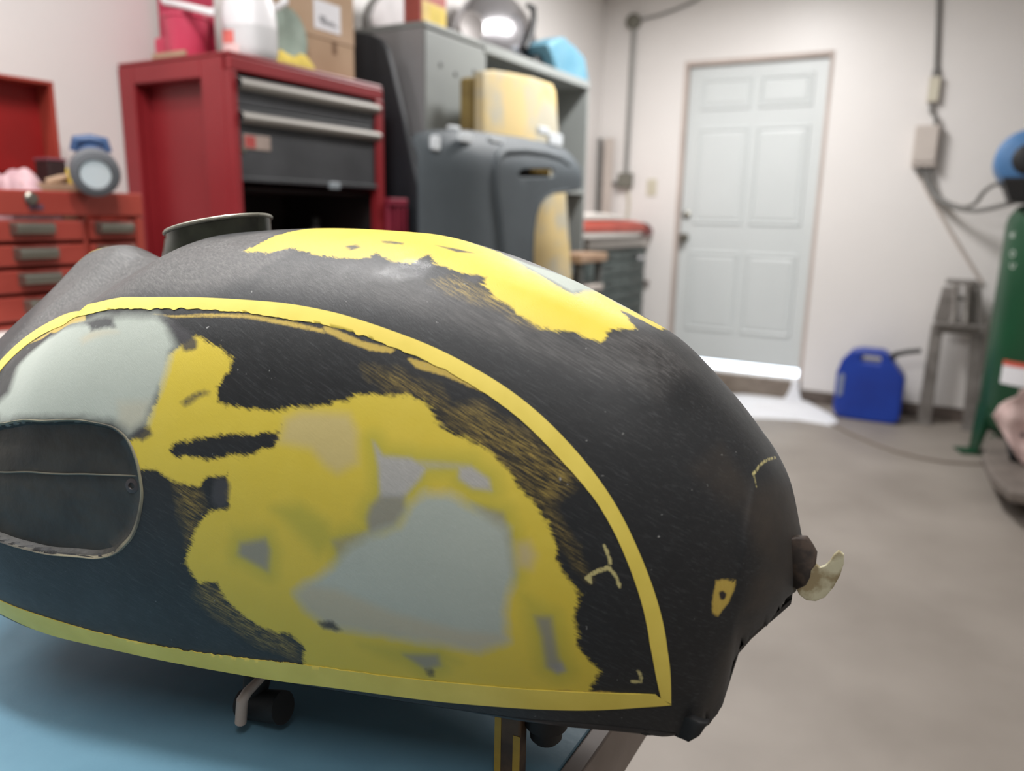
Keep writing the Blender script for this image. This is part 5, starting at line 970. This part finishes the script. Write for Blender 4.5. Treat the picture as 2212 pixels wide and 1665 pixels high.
Mb.grid(ribbon([lp[0],mid(*lp,-.012),lp[1]],[lq[0],mid(*lq,-.010),lq[1]],60))
Mb.build('stripe',M_stripe,troot,local=True,smooth=True,angle=60)
# emblem recess
rc=resample(RC+[RC[0]],161)[:-1]; cen=rc.mean(0)
M_rec=mat('recess_black',(27,27,25),.5,rgb2=(44,43,39),scale=40,lo=.4,hi=.75,bump=.15,bscale=60)
M_rim=mat('recess_rim',(128,122,100),.5,rgb2=(60,58,54),scale=22,lo=.42,hi=.62)
def rr(f,h): p,nr=pos_n(cen+(rc-cen)*f); return p+nr*h-[0,0,TB]
rim=np.stack([rr(1.022,-.0004),rr(1.014,.0004),rr(1.004,.0006),rr(.994,.0002),rr(.975,-.001)],0); rim=np.concatenate([rim,rim[:,:1]],1)
MB().grid(rim).build('recess_rim',M_rim,troot,local=True,smooth=True)
fl=np.stack([rr(.978,-.0008),rr(.96,-.0032),rr(.93,-.0052),rr(.85,-.0058),rr(.6,-.0062),rr(.3,-.0064),rr(.0005,-.0064)],0); fl=np.concatenate([fl,fl[:,:1]],1)
rec=MB().grid(fl).build('emblem_recess',M_rec,troot,local=True,smooth=True); rec['label']='glossy black emblem recess'
pl_,nr=pos_n(resample(PAINT['recess_line'],40)); MB().tube(pl_-nr*.0058-[0,0,TB],.0006,6).build('pressed_line',mat('pressed_line',(98,96,84),.5),rec,local=True,smooth=True)
sp_,sn=pos_n([PAINT['screw'][0]]*2); sp_,sn=sp_[0]-[0,0,TB],sn[0]
MB().lathe(sp_-sn*.0066,sn,[(.0048,0),(.0046,.0012),(.0022,.0016),(.0016,.0004),(0,.0002)],20).build('screw_boss',mat('boss_dark',(60,54,54),.45),rec,local=True,smooth=True)
# filler neck
fc=np.array([-.442,.0,0]); fz=float(pos(np.array([-.442]),np.array([.5]))[0,2])-TB
M_neck=mat('neck_dark',(62,66,56),.25,.5,rgb2=(44,46,40),scale=60); M_lip=mat('neck_lip',(150,148,136),.35,.6,var=.1)
rn=.0395; hn=.0135
nb=MB(); n=48; lev=[]
for r_,h_ in ((rn*1.12,-.02),(rn*1.04,-.004),(rn,.004),(rn*.99,hn-.006),(rn*.985,hn)):
    lev.append([(fc[0]+r_*math.cos(a),fc[1]+r_*math.sin(a),fz+h_+(.009*math.cos(a) if h_>.004 else 0)) for a in np.linspace(0,2*math.pi,n,endpoint=False)])
G=np.array(lev); G=np.concatenate([G,G[:,:1]],1); neck=nb.grid(G).build('filler_neck',M_neck,troot,local=True,smooth=True)
tp=[(fc[0]+rn*.985*math.cos(a),fc[1]+rn*.985*math.sin(a),fz+hn+.009*math.cos(a)) for a in np.linspace(0,2*math.pi,49)]
MB().tube(tp,.0016,8,caps=False).build('neck_lip',M_lip,neck,local=True,smooth=True)
MB().lathe((fc[0],fc[1],fz-.01),(0,0,1),[(rn*.9,0),(rn*.9,.002),(0,.002)],40).build('neck_bore',M_tblk,neck,local=True)
# bent mounting tab at the torn rear edge
def TL(px,py,yl=.0):
    d_=ray(px,py); ca,sa=math.cos(TA),math.sin(TA); n_=np.array([-sa,ca,0]); o=np.array([TP[0],TP[1],0]); s_=((o-CAM)@n_+yl)/(d_@n_); p=CAM+d_*s_-o
    return (p[0]*ca+p[1]*sa,p[2]-TB)
tab=[(1708,1200),(1722,1188),(1740,1208),(1756,1226),(1769,1238),(1782,1235),(1793,1226),(1802,1212),(1811,1205),(1820,1212),(1819,1232),(1811,1256),(1797,1281),(1779,1301),(1760,1307),(1742,1302),(1728,1288),(1716,1262)]
ol=[TL(*p,-.008) for p in tab]
M_tab=mat('tab_bare_metal',(200,196,168),.45,.15,rgb2=(150,136,104),scale=90,lo=.42,hi=.6)
x0t=min(u for u,v in ol)
tb=plate('mounting_tab',ol,[],lambda u,v,dd:(u,-.008+dd+.010*math.sin((u-x0t)*55),v),.0018,.0006,M_tab,troot,res=.004,local=True); tb['label']='bent bare-metal mounting tab'
# rusty torn scrap at the tab's root and the torn lip of the lower edge
sc_=[TL(*p,-.012) for p in [(1690,1160),(1722,1154),(1742,1158),(1752,1172),(1762,1190),(1760,1208),(1750,1220),(1748,1234),(1740,1250),(1722,1262),(1700,1250)]]
x1t=min(u for u,v in sc_)
plate('torn_scrap',sc_,[],lambda u,v,dd:(u,-.012+dd+.006*math.sin((u-x1t)*90+v*60),v),.003,.001,mat('rusty_black',(70,58,50),.6,rgb2=(42,36,33),scale=160,lo=.4,hi=.6),troot,res=.003,local=True)
lp_=[TL(*p,-.074) for p in [(1370,1560),(1400,1572),(1425,1580),(1462,1591),(1488,1590),(1500,1580),(1512,1572),(1526,1552),(1500,1545),(1440,1555)]]
plate('torn_lip',lp_,[],lambda u,v,dd:(u,-.074+dd+.004*math.sin(u*200),v),.003,.0012,M_tblk,troot,res=.004,local=True)
# fuel tap under the near side
def under(px,py,yl): return TL(px,py,yl)
u0=TL(523,1500,-.095); u1=TL(523,1560,-.095)
u0=TL(523,1503,-.108); u1=TL(520,1560,-.108)
tap=MB().tube([(u0[0]+.003,-.090,u0[1]+.006),(u0[0]+.001,-.104,u0[1]+.001),(u0[0],-.108,u0[1]-.003),(u1[0],-.108,u1[1])],[.0030,.0036,.0040,.0040],12).build('fuel_tap_pipe',mat('dusty_pink_pipe',(176,158,146),.6,var=.08,scale=60),troot,local=True,smooth=True)
c0=TL(536,1522,-.09); c1=TL(612,1528,-.09)
MB().tube([(c0[0]-.004,-.09,c0[1]),(c1[0],-.09,c1[1])],[.0105,.0115],18).build('fuel_tap',M_tblk,troot,local=True,smooth=True)
MB().tube([(c0[0]+.006,-.09,c0[1]+.006),(c0[0]+.006,-.085,c0[1]+.024)],[.008,.010],14).build('tap_neck',M_tblk,troot,local=True,smooth=True)
# dark bracket under the tank near the post
k0=TL(1180,1568,-.05)
MB().lathe((k0[0],-.05,k0[1]-.010),(0,0,1),[(0,0),(.008,0),(.0105,.003),(.0105,.010),(.014,.012),(.014,.024),(0,.024)],20).build('rubber_mount',M_tblk,troot,local=True,smooth=True)
# ------------------------------------------------------------------ posts that carry the tank
def post(name,lab,xl,yl,w,h,m1,m2):
    ca,sa=math.cos(TA),math.sin(TA); c=np.array([TP[0]+xl*ca-yl*sa,TP[1]+xl*sa+yl*ca])
    t=thing(name,lab,'post',(c[0],c[1],BZ+.0005),TA)
    MB().box(-w,w,-w*.7,w*.7,.0,h).build('post_body',m1,t,local=True,bevel=.0015)
    MB().box(-w*1.02,-w*.5,-w*.75,-w*.702,.0,h-.018).build('paint_streak',m2,t,local=True,bevel=.0004)
    MB().box(w*.45,w*1.02,-w*.75,-w*.702,.0,h-.028).build('paint_streak',m2,t,local=True,bevel=.0004)
    MB().box(-w*1.6,w*2.6,-w*1.1,w*1.1,h+.0002,h+.004).build('cap_plate',mat('dull_plate',(96,92,84),.5,.4,var=.1,scale=40),t,local=True,bevel=.001)
    return t
p=TL(1104,1600,-.060)
zb_=float(pos(np.array([p[0]]),np.array([0.]))[0,2])-BZ
post('tank_post','brown and yellow post standing on the bench under the tank rear',p[0],-.060,.0088,zb_-.010,mat('post_brown',(96,76,56),.6,rgb2=(64,50,40),scale=60),mat('post_yellow',(176,146,56),.6,var=.1,scale=60))

post('tank_post','second brown and yellow post set deeper on the bench under the tank front',-.46,.05,.012,float(pos(np.array([-.46]),np.array([1.]))[0,2])-BZ-.010,mat('post_brown',(96,76,56)),mat('post_yellow',(176,146,56)))
